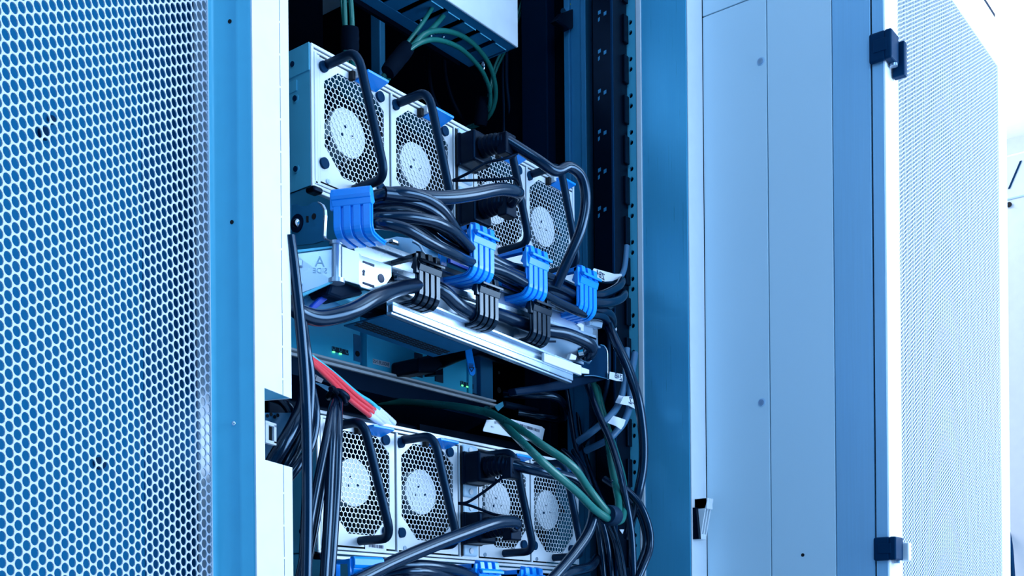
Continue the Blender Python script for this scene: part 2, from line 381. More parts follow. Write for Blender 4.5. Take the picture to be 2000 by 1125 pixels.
for py0, py1, up in ((57, 127, 1), (1045, 1103, 0)):
    zt = atx(1733, py0 + 4, XC).z; zb = atx(1733, py1 - 8, XC).z
    h = sub_empty('hinge', cab, (XC, .48, (zt + zb) / 2))
    ya_, yb_ = atx(1702, 90, XC).y, YC - .002
    mb = MB().box(XC - .007, XC - .0007, yb_, ya_ + .001, zb, zt).box(XC - .007, XC + .020, YC - .010, YC - .0008, zb, zt)
    mb.build('hinge_leaf', 'dblue' if 0 else 'bump', h, .0025, 3)
    ym = (ya_ + yb_) / 2 - .003
    MB().box(XC - .0078, XC - .0065, yb_ - .002, ym + .008, zb + (zt - zb) * .3, zt - (zt - zb) * .28).build('hinge_insert', 'bump', h, .0005)
    zl = zb - .012 if up else zb
    mb = MB().box(XC + .0205, XC + .031, YC - .016, YC - .001, zl, zt - .006)
    mb.build('hinge_knuckle', 'bump' if up else 'white', h, .0015)
    MB().cyl((XC + .012, YC - .006, zb - .003), (0, 0, 1), .0045, .003, 16).build('hinge_pin', 'zinc', h)
# ------------------------------------------------------------------ far cabinet at the right edge
far = thing('storage_cabinet', 'white cabinet with a row of vent slots along its top, at the right edge', 'cabinet', (2.62, .75, 0))
XF = 2.30; zt = atx(1985, 298, XF).z
MB().box(XF, 2.95, .40, 1.1, 0, zt).build('body', 'white', far, .004)
for k in range(8):
    y = .43 + k * .055
    zz_ = zt - .018
    MB().prism([(XF - .0006, y, zz_), (XF - .0006, y + .004, zz_), (XF - .0006, y + .026, zz_ - .048), (XF - .0006, y + .022, zz_ - .048)], (.0008, 0, 0)).build('vent_slot', 'bump', far)
MB().box(XF - .0008, XF, .42, 1.08, zt - .087, zt - .084).build('panel_seam', 'grey', far)
c = atx(1971, 400, XF); MB().cyl(c, (-1, 0, 0), .005, .002, 14).build('screw', 'holes', far)
hp = [atx(1966, 1040, XF) + Vector((-.004, 0, 0)), atx(1972, 1046, XF) + Vector((-.018, 0, 0)), atx(1978, 1075, XF) + Vector((-.024, 0, 0)), atx(1982, 1130, XF) + Vector((-.024, 0, 0)), atx(1982, 1200, XF) + Vector((-.002, 0, 0))]
MB().tube(crom(hp), .007, 12).build('handle', 'bump', far)

# ------------------------------------------------------------------ servers
SX, SY, SZ = .747, .822, 1.4405; SW, SH = .450, .1395
def make_server():
    s = thing('rack_server', '', 'server', (SX + SW / 2, SY, SZ))
    x0, x1, z0, z1 = SX, SX + SW, SZ, SZ + SH
    mb = MB().box(x0, x0 + .0015, SY + .001, 1.48, z0, z1).box(x1 - .0015, x1, SY + .001, 1.48, z0, z1).box(x0, x1, SY + .001, 1.48, z1 - .0012, z1).box(x0, x1, SY + .001, 1.48, z0, z0 + .0012).box(x0, x1, 1.478, 1.48, z0, z1)
    mb.box(x0 - .0012, x0, SY + .0005, 1.48, z1 - .026, z1 + .0008)                     # folded lid edge
    case = mb.build('case', 'scase', s)
    for py_, yy in ((z1 - .0135, .846), (z1 - .048, .843), (z0 + .022, .843)):
        MB().cyl((x0, yy, py_), (-1, 0, 0), .0042, .0007, 18).build('side_boss', 'scase', case)
    for py_, yy in ((z1 - .0135, .846), (z1 - .048, .843), (z0 + .022, .843)):
        screw((x0 - .0009, yy, py_), (-1, 0, 0), .0027).build('screw', 'bump', case)
    MB().box(x0 - .0012, x0, .8405, .870, z1 - .041, z1 - .030).build('side_emboss', 'scase', case, .0009)
    mb = MB().box(x0 + .0001, x0 + .0038, SY - .0015, SY + .0010, z0, z1).box(x0 + .005, x0 + .0085, SY - .0008, SY + .012, z0 + .004, z1 - .006)
    mb.box(x0 + .0085, x0 + .0127, SY - .0002, SY + .003, z0 + .007, z1 - .007); mb.box(x1 - .0030, x1 + .0003, SY - .0015, SY + .0009, z0, z1)
    mb.box(x0 + .0002, x1, SY - .0018, SY + .0009, z1 - .0030, z1 + .0003).box(x0 + .004, x1 - .004, SY - .0008, SY + .012, z1 - .0068, z1 - .0040)
    mb.box(x0 + .0002, x1, SY - .0018, SY + .0009, z0, z0 + .0032).box(x0 + .004, x1 - .004, SY - .0008, SY + .012, z0 + .0044, z0 + .0072)
    mb.box(x0 + .01, x1 - .03, SY - .0035, SY + .002, z0 - .0055, z0 - .0020)
    for xd in (.1115, .2130, .3480): mb.box(x0 + xd, x0 + xd + .0028, SY - .0014, SY + .012, z0 + .007, z1 - .007)
    mb.build('front_frame', 'face', s, .0005, 1)
    MB().box(x0 + .004, x1 - .004, SY + .005, SY + .0055, z0 + .003, z1 - .003).box(x0 + .002, x1 - .002, SY + .06, SY + .065, z0 + .002, z1 - .002).build('dark_inside_sheet', 'holes', s) if 0 else MB().box(x0 + .002, x1 - .002, SY + .05, SY + .055, z0 + .002, z1 - .002).build('dark_inside_sheet', 'holes', s)  # black sheet standing in for the dark inside behind the grilles
    MB().box(x0 - .003, x0 + .010, SY - .007, SY + .006, z0 - .0065, z0 - .0005).build('rail_end', 'black', s, .0025, 3)
    # ---- one fan module, then three copies
    mx0, mx1, mz0, mz1 = x0 + .0125, x0 + .1095, z0 + .0090, z1 - .0085
    gx0, gx1, gz0, gz1, ct = mx0 + .0055, mx1 - .0075, z0 + .0215, z1 - .0150, .019
    cb = .024; octo = [(gx0, gz0 + cb), (gx0 + cb, gz0), (gx1 - cb, gz0), (gx1, gz0 + cb), (gx1, gz1 - ct * .8), (gx1 - ct, gz1), (gx0 + ct, gz1), (gx0, gz1 - ct * .8)]
    fp = frame_plate(MB(), (mx0, mx1, mz0, mz1), octo, (0, SY, 0), (1, 0, 0), (0, 0, 1), (0, 1, 0), .0012)
    mod = fp.build('fan_module', 'face', s)
    p = .00575; cells = []; r = 0; z = gz0 - .001
    def inoct(a, b, e=.0028):
        if not (gx0 - e < a < gx1 + e and gz0 - e < b < gz1 + e): return False
        da, db = min(a - gx0, gx1 - a), b - gz0; dc = gz1 - b
        return da + db > cb - e * 1.4 and da + dc / .8 > ct - e * 1.4
    while z < gz1 + .003:
        x = gx0 - .002 + (p / 2 if r % 2 else 0)
        while x < gx1 + .003:
            if inoct(x, z): cells.append((x, z))
            x += p
        z += p * .866; r += 1
    Vv, Ff = hexgrid(cells, (0, SY + .0004, 0), (1, 0, 0), (0, 0, 1), (0, 1, 0), p, p * .508, .0007, 6, True)
    MB().add(Vv, Ff).build('grille', 'face', mod)
    fx, fz = mx0 + .0475, z0 + .0755
    mb = MB().cyl((fx, SY + .0105, fz), (0, 1, 0), .0245, .02, 36)
    fan = mb.build('fan_hub', 'fan', mod)
    mb = MB()
    for k in range(7):
        a0 = 2 * math.pi * k / 7; vs = []
        for t, yy in ((0, .012), (.5, .024)):
            for rr in (.0245, .045): vs.append((fx + rr * math.cos(a0 + t), SY + yy, fz + rr * math.sin(a0 + t)))
        mb.add(vs, [(0, 1, 3, 2)])
    mb.build('fan_blades', 'dark', mod)
    mb = MB()
    for a, b in ((-.004, .005), (.006, -.002), (-.008, -.004)): mb.cyl((fx + a, SY + .0103, fz + b), (0, -1, 0), .0016, .0004, 10)
    mb.build('hub_marks', 'bump', mod)
    ta = Vector((mx0 + .0085, SY, z0 + .126)); tb = Vector((mx0 + .046, SY, z0 + .0150)); q = Vector((0, -.044, 0))
    mid = [ta + Vector((0, .004, 0)), ta + q * .4, ta + q * .8]
    def corner(a, b, c, n=7): return [a * (1 - t) ** 2 + b * 2 * t * (1 - t) + c * t * t for t in [i / n for i in range(n + 1)]]
    dirn = (tb - ta).normalized()
    pts = [ta + Vector((0, .003, 0)), ta + q * .3] + corner(ta + q * .68, ta + q * 1.0, ta + q + dirn * .017) + corner(tb + q - dirn * .017, tb + q, tb + q * .68) + [tb + q * .3, tb + Vector((0, .003, 0))]
    MB().tube(pts, .0046, 16).build('handle', 'hand', mod)
    lx0, lx1, lz = mx0 + .043, mx0 + .077, z0 + .1285
    la = MB().box(lx0, lx0 + .020, SY - .011, SY, lz - .0015, lz + .006).build('latch_base', 'face', mod, .0006)
    MB().prism([(lx0 + .004, SY - .001, lz - .004), (lx0 + .004, SY - .020, lz + .0005), (lx0 + .004, SY - .020, lz + .0030), (lx0 + .004, SY - .001, lz + .0030)], (.030, 0, 0)).build('latch', 'blue', mod, .0006)
    MB().box(lx0 - .004, lx0, SY - .006, SY, lz - .0055, lz + .003).build('latch_slot', 'holes', mod)
    for ax, az in ((.0045, .1225), (.0835, .1225), (.0045, .0275), (.0835, .0275)):
        MB().cyl((mx0 - .0005 + ax, SY, z0 + az), (0, -1, 0), .0054, .0028, 22).build('bumper', 'bump', mod, .0006)
    screw((mx0 + .0095, SY, z0 + .0115), (0, -1, 0), .0024).build('screw', 'zinc', mod)
    for dx in (.1020, .2370, .3375):
        c = copy_tree(mod, s); c.location = c.location + Vector((dx, 0, 0))
    # ---- power inlets
    for za, zb in ((.0750, .1345), (.0080, .0690)):
        ip = MB().box(x0 + .2185, x0 + .2440, SY - .0035, SY + .002, z0 + za, z0 + zb).build('power_inlet', 'grey', s, .004, 3)
        for zz_ in (za + .006, zb - .006): screw((x0 + .230, SY - .0035, z0 + zz_), (0, -1, 0), .0032).build('screw', 'fan', ip)
    MB().box(x0 + .2145, x0 + .2185, SY - .002, SY + .004, z0 + .008, z1 - .008).build('inlet_gap', 'holes', s)
    MB().box(x0 + .2185, x0 + .2475, SY - .0003, SY + .004, z0 + .007, z1 - .007).build('inlet_plate', 'face', s)
    return s
srv1 = make_server(); srv1['label'] = 'upper of the two steel servers with fan grilles, above the blue cable clips'; srv1['group'] = 'servers in the open rack'
srv2 = copy_tree(srv1); srv2.location = srv2.location + Vector((.0035, 0, -.3565)); srv2['label'] = 'lower of the two steel servers, green cables hanging over its right end'
# barcode sticker on the lower server's first module
def sticker(parent, quad, m='label', name='barcode_sticker', ink=True, seed=3):
    a, b, c, d = quad; u = (b - a).normalized(); v = (d - a).normalized(); n = u.cross(v).normalized()
    st = MB().add([a, b, c, d, a + n * .0003, b + n * .0003, c + n * .0003, d + n * .0003], [(3, 2, 1, 0), (4, 5, 6, 7), (0, 1, 5, 4), (1, 2, 6, 5), (2, 3, 7, 6), (3, 0, 4, 7)]).build(name, m, parent)
    if ink:
        w, h = (b - a).length, (d - a).length
        bars(MB(), a + u * w * .15 + v * h * .4 + n * .0004, u, v, w * .72, h * .42, 22, seed=seed).build('printed_bars', 'ink', st)
    return st
sticker(srv2, [at(713, 1074, SY - .0006), at(754, 1079, SY - .0006), at(754, 1063, SY - .0006), at(713, 1058, SY - .0006)])
# ------------------------------------------------------------------ power cords plugged into the servers
def plug_cord(label, dz, dx, zc, up, pts, r, tie, bend=None):
    px = SX + .2285 + dx; base = Vector((px, SY - .0035, zc))
    c = thing('plugged_power_cable', label, 'power cable', base, 'power cables plugged into the servers')
    MB().box(px - .0145, px + .0155, SY - .030, SY - .0035, zc - .0175, zc + .0175).build('plug', 'black', c, .003, 3)
    MB().box(px - .016, px + .017, SY - .010, SY - .0036, zc - .0185, zc + .0185).build('plug_collar', 'black', c, .002)
    # ribbed strain relief along the way the cable leaves
    y0, y1 = SY - .030, SY - .0640
    ax = crom([(px, y0 + .006, zc), (px, (y0 + y1) / 2, zc), (px + (.004 if bend is None else bend[0]), y1, zc + (-.001 if bend is None else bend[1]))], 16)
    rr = [(.0118 - .0035 * i / (len(ax) - 1)) + (.0009 if (i // 2) % 2 else -.0004) for i in range(len(ax))]
    MB().tube(ax, rr, 20).build('strain_relief', 'black', c)
    P = crom([ax[-3], ax[-1]] + path(pts))
    MB().tube(P, r, 16).build('cord', 'cable', c)
    e = ax[-1]; MB().box(e.x - .0095, e.x + .0095, e.y - .003, e.y + .010, e.z - .015, e.z + .0085).build('strap_clamp', 'black', c, .0015)
    MB().tube(crom(path(tie)), .0016, 8).build('retaining_strap', 'black', c)
    return c
z1 = SZ + .1065; z2 = SZ + .0385
plug_cord('black plug in the upper inlet of the upper server, its cord looping to the right', 0, 0, z1, 1,
          [(1050, 312, .735), (1085, 334, .725), (1112, 326, .72), (1136, 346, .715), (1144, 392, .715), (1134, 450, .72), (1108, 510, .735), (1086, 560, .75)], .0060,
          [(884, 353, .81), (915, 338, .79), (950, 318, .775), (985, 310, .76), (1010, 300, .752)])
plug_cord('black plug in the lower inlet of the upper server, its thick cord bending back left', 0, 0, z2, 0,
          [(1012, 380, .735), (1006, 374, .722), (975, 370, .716), (920, 380, .714), (870, 386, .716), (810, 384, .722), (750, 378, .732)], .0066,
          [(884, 353, .81), (930, 352, .79), (975, 350, .77), (1005, 350, .76), (1018, 372, .752)])
plug_cord('black plug in upper inlet of lower server, cord behind green cables', -.3565, .0035, z1 - .3565, 1,
          [(1062, 922, .735), (1118, 936, .73), (1148, 962, .725), (1160, 996, .722), (1149, 1040, .72), (1120, 1083, .718), (1085, 1124, .715), (1060, 1150, .715)], .0062,
          [(895, 983, .81), (915, 980, .80), (950, 957, .785), (985, 930, .765), (1003, 922, .755)])
plug_cord('black plug in the lower inlet of the lower server, its thick cord bending down left', -.3565, .0035, z2 - .3565, 0,
          [(1008, 1024, .728), (1000, 1019, .722), (965, 1022, .716), (905, 1043, .712), (845, 1066, .71), (765, 1100, .708), (690, 1138, .706)], .0066,
          [(895, 983, .81), (920, 988, .80), (960, 1003, .785), (985, 1008, .77), (1012, 1010, .755)])

# ------------------------------------------------------------------ cable management arm under the upper server
def slab(poly, Y, th, mb=None):           # outline on the plane at depth Y, given a thickness towards the back
    return (mb or MB()).prism([at(a, b, Y) for a, b in poly], (0, th, 0))
def rail(mb, a, b, h, dy, prof):          # long bar from a to b, profile pieces as (y0, y1, z0, z1) fractions
    a, b = Vector(a), Vector(b)
    for y0, y1, za, zb in prof:
        v = [a + Vector((0, y0, za)), a + Vector((0, y1, za)), a + Vector((0, y1, zb)), a + Vector((0, y0, zb))]
        mb.prism(v, b - a)
    return mb
def clip(arm, px, py, Y, m, name, turn=0, sc=1.0, wd=.036, teeth=True):
    """open cable basket: ribbed front, fingers going back underneath, hooked snap on top"""
    c = at(px, py, Y); R = Matrix.Translation(c) @ Matrix.Rotation(turn, 4, 'Z') @ Matrix.Scale(sc, 4)
    h, d, t = .034, .050, .0028; nrib = 4; rw = wd / nrib
    def band(x0, x1, off, pr):
        n = len(pr); mb_ = []
        v = []
        for i, (y, z) in enumerate(pr):
            a = Vector((0, *pr[max(i - 1, 0)])); b_ = Vector((0, *pr[min(i + 1, n - 1)])); tt = (b_ - a).normalized(); nn = Vector((0, -tt.z, tt.y))
            for x in (x0, x1):
                v.append(Vector((x, y, z)) - nn * off); v.append(Vector((x, y, z)) - nn * off + nn * t)
        f = []
        for i in range(n - 1):
            o = 4 * i; f += [(o, o + 2, o + 6, o + 4), (o + 1, o + 5, o + 7, o + 3), (o, o + 4, o + 5, o + 1), (o + 2, o + 3, o + 7, o + 6)]
        f += [(0, 1, 3, 2), (4 * n - 4, 4 * n - 2, 4 * n - 1, 4 * n - 3)]
        return v, f
    rad = .012
    prof = [(0, h / 2)] + [(0, -h / 2 + rad)] + [(rad - rad * math.cos(a), -h / 2 + rad - rad * math.sin(a)) for a in [math.pi / 2 * i / 6 for i in range(1, 7)]] + [(d * .55, -h / 2), (d, -h / 2 + .002)]
    mb = MB()
    for k in range(nrib):
        x0 = -wd / 2 + k * rw
        v, f = band(x0 + rw * .12, x0 + rw * .86, .0016, prof); mb.add(v, f, False, R)
    v, f = band(-wd / 2, wd / 2, -.0012, prof); mb.add(v, f, False, R)
    # head: waist, sloping hood, snap hook
    hw = wd * .5
    mb.prism([R @ Vector(q) for q in ((-hw, -.002, h / 2 - .001), (-hw, -.004, h / 2 + .006), (-hw, -.001, h / 2 + .010), (-hw, .006, h / 2 + .012), (-hw, .010, h / 2 + .004), (-hw, .004, h / 2 - .001))], R.to_3x3() @ Vector((wd, 0, 0)))
    for k in range(3 if teeth else 0):
        x0 = -hw + .002 + k * wd / 3
        mb.prism([R @ Vector(q) for q in ((x0, -.005, h / 2 + .006), (x0, -.003, h / 2 + .019), (x0, .004, h / 2 + .021), (x0, .007, h / 2 + .009))], R.to_3x3() @ Vector((wd / 3 - .005, 0, 0)))
    if not teeth: mb.prism([R @ Vector(q) for q in ((-hw, -.0045, h / 2 + .006), (-hw, -.0065, h / 2 + .010), (-hw, -.0060, h / 2 + .017), (-hw, -.003, h / 2 + .0195), (-hw, .004, h / 2 + .019), (-hw, .007, h / 2 + .009))], R.to_3x3() @ Vector((wd, 0, 0)))
    else: mb.prism([R @ Vector(q) for q in ((-hw, -.0035, h / 2 + .0085), (-hw, -.008, h / 2 + .0070), (-hw, -.008, h / 2 + .0100), (-hw, -.003, h / 2 + .0125))], R.to_3x3() @ Vector((wd, 0, 0)))
    o = mb.build(name, m, arm, .0005, 1)
    mb = MB()   # lid arm reaching back over the cables, and the side cheek
    mb.prism([R @ Vector(q) for q in ((-hw - .003, .002, h / 2 + .012), (-hw - .003, d * .9, h / 2 + .013), (-hw - .003, d * .9, h / 2 + .016), (-hw - .003, .0, h / 2 + .017))], R.to_3x3() @ Vector((.008, 0, 0)))
    mb.prism([R @ Vector(q) for q in ((-hw - .003, -.001, h / 2 + .017), (-hw - .003, .005, h / 2 + .017), (-hw - .003, .004, h / 2 - .004), (-hw - .003, -.001, h / 2 - .004))], R.to_3x3() @ Vector((.005, 0, 0)))
    mb.prism([R @ Vector(q) for q in ((-hw, d * .86, -h / 2), (-hw, d * .86, h / 2 + .013), (-hw, d * .94, h / 2 + .013), (-hw, d * .94, -h / 2))], R.to_3x3() @ Vector((.010, 0, 0)))
    mb.build('basket_lid', m, o, .0004, 1, fix=False)
    return o
arm = thing('cable_management_arm', 'zinc cable management arm with blue clips in full view, below the upper server', 'cable arm', (.95, .79, 1.34), 'cable management arms')
YA = .775
# upper channel
a, b = at(692, 478, YA), at(1158, 640, YA); 
mb = rail(MB(), a, b, 0, 0, [(0, .0018, -.014, .007), (-.005, .0015, .0055, .0085), (-.005, .0015, -.0165, -.0135), (-.0050, -.0036, .003, .0085), (-.0050, -.0036, -.0165, -.0105)])
up = mb.build('upper_channel', 'zinc', arm, .0004, 1)
sq = at(697, 476, YA - .005); 
for px, py in ((696, 477),):
    c = at(px, py, YA - .0053); MB().box(c.x - .0022, c.x + .0022, c.y - .0004, c.y + .001, c.z - .0024, c.z + .0024).build('square_hole', 'holes', up)
# second, thinner channel right below, then the lower double rail
a, b = at(770, 520, YA + .004), at(1168, 662, YA + .004)
rail(MB(), a, b, 0, 0, [(0, .0018, -.010, .012), (-.004, .0015, .012, .0145), (-.004, .0015, -.0125, -.010)]).build('middle_channel', 'zinc', arm, .0004, 1)
a, b = at(757, 590, YA - .008), at(1110, 729, YA - .008)
lo = rail(MB(), a, b, 0, 0, [(0, .002, -.010, .012), (-.007, .0015, .0095, .0125), (-.007, .0015, -.0035, -.0005), (-.007, -.0055, -.0035, -.010), (-.005, .002, -.0125, -.010)]).build('lower_rail', 'zinc', arm, .0005, 1)
slab([(1063, 689), (1136, 714), (1136, 733), (1063, 706)], YA - .017, .004).build('rail_stop', 'white', lo, .0005, 1)
slab([(1136, 717), (1151, 722), (1151, 730), (1136, 729)], YA - .015, .003).build('rail_tip', 'white', lo, .0004, 1)
tt = text_mb('1', at(1066.5, 692.5, YA - .0172), (1, 0, 0), (0, 0, 1), .004, False); tt.build('stamped_mark', 'ink', lo)
# tray sheet between the channels, with its underside
mb = rail(MB(), at(752, 596, YA - .004), at(925, 661.7, YA - .004), 0, 0, [(0, .058, -.0105, -.0090)])
tray = mb.build('tray', 'dzinc', arm)
mb = MB(); A0, B0 = at(752, 596, YA - .004), at(925, 661.7, YA - .004); ud = (B0 - A0)
for r in range(4):
    for k in range(24):
        f = (k + .5 + (.5 if r % 2 else 0)) / 25
        c = A0 + ud * f + Vector((0, .030 + r * .005, -.0107))
        mb.add([c + Vector((.0031 * math.cos(t), .0024 * math.sin(t), 0)) for t in [2 * math.pi * i / 8 for i in range(8)]], [tuple(range(7, -1, -1))])
mb.build('tray_vent', 'holes', tray)
mb = MB(); c = at(834, 640, YA + .02); mb.box(c.x - .022, c.x + .022, c.y - .012, c.y + .012, c.z - .005, c.z + .006)
mb.build('tray_block', 'black', tray, .002)
mb = MB(); c = at(722, 610, YA + .02); mb.box(c.x - .018, c.x + .018, c.y - .010, c.y + .010, c.z - .004, c.z + .004)
mb.build('tray_block', 'black', tray, .002)
# back wall of the arm behind the black clips
slab([(757, 540), (1140, 668), (1140, 712), (757, 592)], YA + .008, .0016).build('back_web', 'zinc', arm)
web = arm.children[-1]
for q in ([(1074, 632), (1086, 632), (1086, 636), (1074, 636)], [(1061, 665), (1086, 665), (1086, 669), (1061, 669)], [(985, 612), (1002, 618), (1002, 622), (985, 616)], [(850, 560), (868, 566), (868, 570), (850, 564)]):
    slab(q, YA + .0074, .0004).build('web_slot', 'ink', web)
# front plate with slots and arrow, rolled knuckle, A-side plate, lug plate
slab([(668, 482), (702, 494), (706, 499), (765, 519), (765, 540), (752, 560), (752, 575), (706, 561), (701, 555), (668, 546)], YA - .022, .0016).build('front_plate', 'zinc', arm, .0004, 1)
fpl = arm.children[-1]
mb = MB(); Yp = YA - .0226
for q in ([(709.5, 509), (731.5, 516.5), (731.5, 521), (709.5, 512.5)], [(709.5, 550), (731.5, 557.5), (731.5, 562), (709.5, 554)],
          [(711, 526), (714.5, 531), (712.8, 531), (712.8, 538.5), (709.6, 537.5), (709.6, 530.5), (708, 530.5)]):
    slab(q, Yp, .0004, mb)
c = at(745, 543.5, Yp); mb.cyl(c, (0, 1, 0), .0042, .0004, 18)
mb.build('plate_slots', 'ink', fpl)
slab([(668, 481), (702, 493), (702, 556), (668, 546)], YA - .0236, .0012).build('plate_fold', 'white', arm, .0004, 1)
k0, k1 = at(657.5, 545, YA - .018), at(657.5, 479, YA - .018)
mb = MB().tube([k0, k1], .0047, 20); mb.cyl(k1, (0, 0, 1), .0068, .003, 20).cyl(k0 - Vector((0, 0, .004)), (0, 0, 1), .0075, .004, 20)
mb.build('hinge_knuckle', 'zinc', arm)
pa = [at(650, 487, YA - .016), at(650, 549, YA - .016)]
pb = [atx(575, 496, .690), atx(575, 577, .690)]
def quadplate(q, n, th): return MB().prism(q, n * th)
A_, B_2, C_, D_ = pa[0], pa[1], pb[1], pb[0]
nv = (B_2 - A_).cross(D_ - A_).normalized()
if nv.dot(EYE - A_) < 0: nv = -nv
quadplate([A_, B_2, C_, D_], -nv, .0015).build('side_plate', 'zinc', arm)
sp = arm.children[-1]
uu = (A_ - D_); uu.z = 0; uu.normalize(); vv = Vector((0, 0, 1)); cc = (A_ + B_2 + C_ + D_) / 4
def onsp(px, py):
    d = ray(px, py); t = (A_ - EYE).dot(nv) / d.dot(nv); return EYE + d * t
vu = (A_ - B_2).normalized()
text_mb('A', onsp(624.5, 512) + nv * .0002, uu, vu, .0135).build('stamped_letter', 'stamp', sp)
text_mb('SIDE', onsp(625, 529) + nv * .0002, uu, vu, .0068).build('stamped_word', 'stamp', sp)
for y0, y1 in ((507, 522), (545, 558)):
    MB().prism([onsp(576, y0), onsp(590, y0 + 1), onsp(592, y0 + 4), onsp(592, y1 - 3), onsp(590, y1), onsp(576, y1)], nv * .0025).build('side_emboss', 'zinc', sp, .0009)
mb = MB().prism([onsp(575, 495), onsp(650, 485), onsp(650, 482), onsp(575, 490)], nv * .002).prism([onsp(584, 577), onsp(650, 549), onsp(650, 553), onsp(584, 583)], nv * .002)
mb.build('side_plate_flange', 'case', sp)
# plate below the knuckle and the block under the front plate
slab([(646, 552), (668, 548), (704, 560), (712, 575), (668, 585), (640, 575)], YA - .012, .03).build('pivot_cover', 'dark2', arm, .003)
slab([(673, 582), (714, 566), (752, 577), (735, 590), (705, 600)], YA - .003, .03).build('pivot_bracket', 'case', arm, .002)
slab([(585, 588), (640, 562), (672, 574), (672, 596), (640, 604), (590, 612)], YA + .012, .02).build('pivot_plate', 'dzinc', arm, .002)
slab([(600, 612), (612, 594), (642, 566), (650, 568), (646, 580), (622, 600), (606, 611)], YA - .002, .006).build('release_tab', 'dblue', arm, .001)
# rounded lug at the left
lug = [(570, 480), (570, 400), (580, 399), (590, 403), (600, 402), (611, 395), (621, 394), (629, 399), (633.5, 409), (634, 420), (632, 460), (634, 465), (646, 470), (646, 473), (630, 470), (612, 476)]
LX = .712
MB().prism([atx(x, y, LX) for x, y in lug], (.0022, 0, 0)).build('mounting_lug', 'dzinc', arm)
lg = arm.children[-1]
MB().prism([atx(x, y, LX - .0004) for x, y in ((621, 393.5), (629, 398.5), (634, 409), (634.6, 420), (632.6, 460), (634.4, 464.5), (646, 469.5), (645, 471.5), (633, 467), (630.6, 460), (632, 420), (631.6, 410), (627, 400.5), (620, 395.5))], (.003, 0, 0)).build('lit_edge', 'zinc', lg)  # zinc strip puts the light on the plate's front edge into colour
c = atx(581, 436.5, LX); mb = MB().ball(c, .0048, 14); mb.build('rivet_or_glint', 'chrome', lg)
MB().cyl(c, (-1, 0, 0), .0085, .0012, 20).build('rivet_recess', 'dark2', lg)
mb = MB()
for q in ([(598, 422), (602, 422), (602, 434), (598, 434)],): mb.prism([atx(x, y, LX - .0006) for x, y in q], (.0006, 0, 0))
mb.cyl(atx(612.5, 422.5, LX - .0006), (1, 0, 0), .0028, .0006, 14); mb.build('lug_holes', 'holes', lg)
# spring wire and pawl between the channels
MB().tube(crom(path([(700, 497, .80), (735, 476, .795), (765, 470, .79), (778, 476, .79)])), .0022, 8).build('spring_wire', 'zinc', arm)
MB().tube(crom(path([(806, 471, .80), (820, 480, .795), (828, 494, .79), (842, 508, .785)])), .0016, 8).build('spring_wire', 'zinc', arm)
slab([(766, 466), (778, 470), (779, 477), (767, 473)], .785, .006).build('pawl', 'chrome', arm, .0008)
slab([(700, 480), (775, 462), (835, 470), (880, 512), (800, 520)], .81, .002).build('top_web', 'dzinc', arm)
# plastic bar carrying the blue clips
rail(MB(), at(860, 478, .80), at(1170, 610, .80), 0, 0, [(0, .004, -.006, .006), (-.006, .001, .0045, .006)]).build('clip_bar', 'dzinc', arm, .0006, 1)
rail(MB(), at(880, 500, .80), at(1165, 622, .80), 0, 0, [(0, .004, -.007, .003)]).build('clip_strip', 'dblue', arm)
# right end: bracket, hooks, screw
slab([(1118, 707), (1158, 700), (1160, 677), (1168, 673), (1180, 676), (1186, 686), (1187, 740), (1150, 732)], YA + .012, .0022).build('end_bracket', 'bump', arm)
eb = arm.children[-1]
MB().tube(crom(path([(1172, 673.5, YA + .0115), (1180, 676, YA + .0115), (1185.5, 686, YA + .0115), (1186.5, 705, YA + .0115), (1186.5, 738, YA + .0115)]) + path([(1186, 739.5, YA + .0115), (1160, 734, YA + .0115), (1140, 734, YA + .0115)])), .0010, 6).build('lit_edge', 'chrome', eb)  # chrome line standing in for light along the bracket's edge
slab([(1006, 758), (1060, 750), (1150, 732), (1187, 740), (1110, 760), (1010, 772)], YA + .016, .012).build('bracket_foot', 'dark2', arm, .002)
MB().tube(path([(1141, 650, YA), (1153, 654, YA), (1154, 663, YA), (1154, 705, YA - .006), (1150, 709, YA - .006), (1134, 702, YA - .006)]), .0014, 8).build('wire_latch', 'chrome', arm)
slab([(1126, 634), (1132, 630), (1140, 634), (1140, 655), (1134, 657), (1134, 640)], YA - .002, .002).build('end_tab', 'white', arm)
slab([(1150, 620), (1178, 629), (1176, 641), (1152, 635)], YA - .006, .012).build('end_cap', 'zinc', arm, .0006, 1)
slab([(1116, 690), (1127, 695), (1125, 703), (1112, 702)], YA - .012, .006).build('end_stop', 'white', arm, .0006, 1)
MB().cyl(at(1130, 688, YA - .012), (.5, -1, .2), .0055, .006, 12).build('end_screw', 'chrome', arm)
# the clips
clip(arm, 688, 428, .712, 'blue', 'cable_clip', -math.pi / 2 + .42, .74, .050, False)
clip(arm, 944, 512, .735, 'blue', 'cable_clip')
clip(arm, 1050, 552, .742, 'blue', 'cable_clip', 0, 1.02)
clip(arm, 1148, 587, .748, 'blue', 'cable_clip', 0, 1.04)
clip(arm, 838, 565, .742, 'clipb', 'cable_clip', 0, .92)
clip(arm, 954, 606, .748, 'clipb', 'cable_clip', 0, .95)
clip(arm, 1057, 640, .752, 'clipb', 'cable_clip', 0, .98)
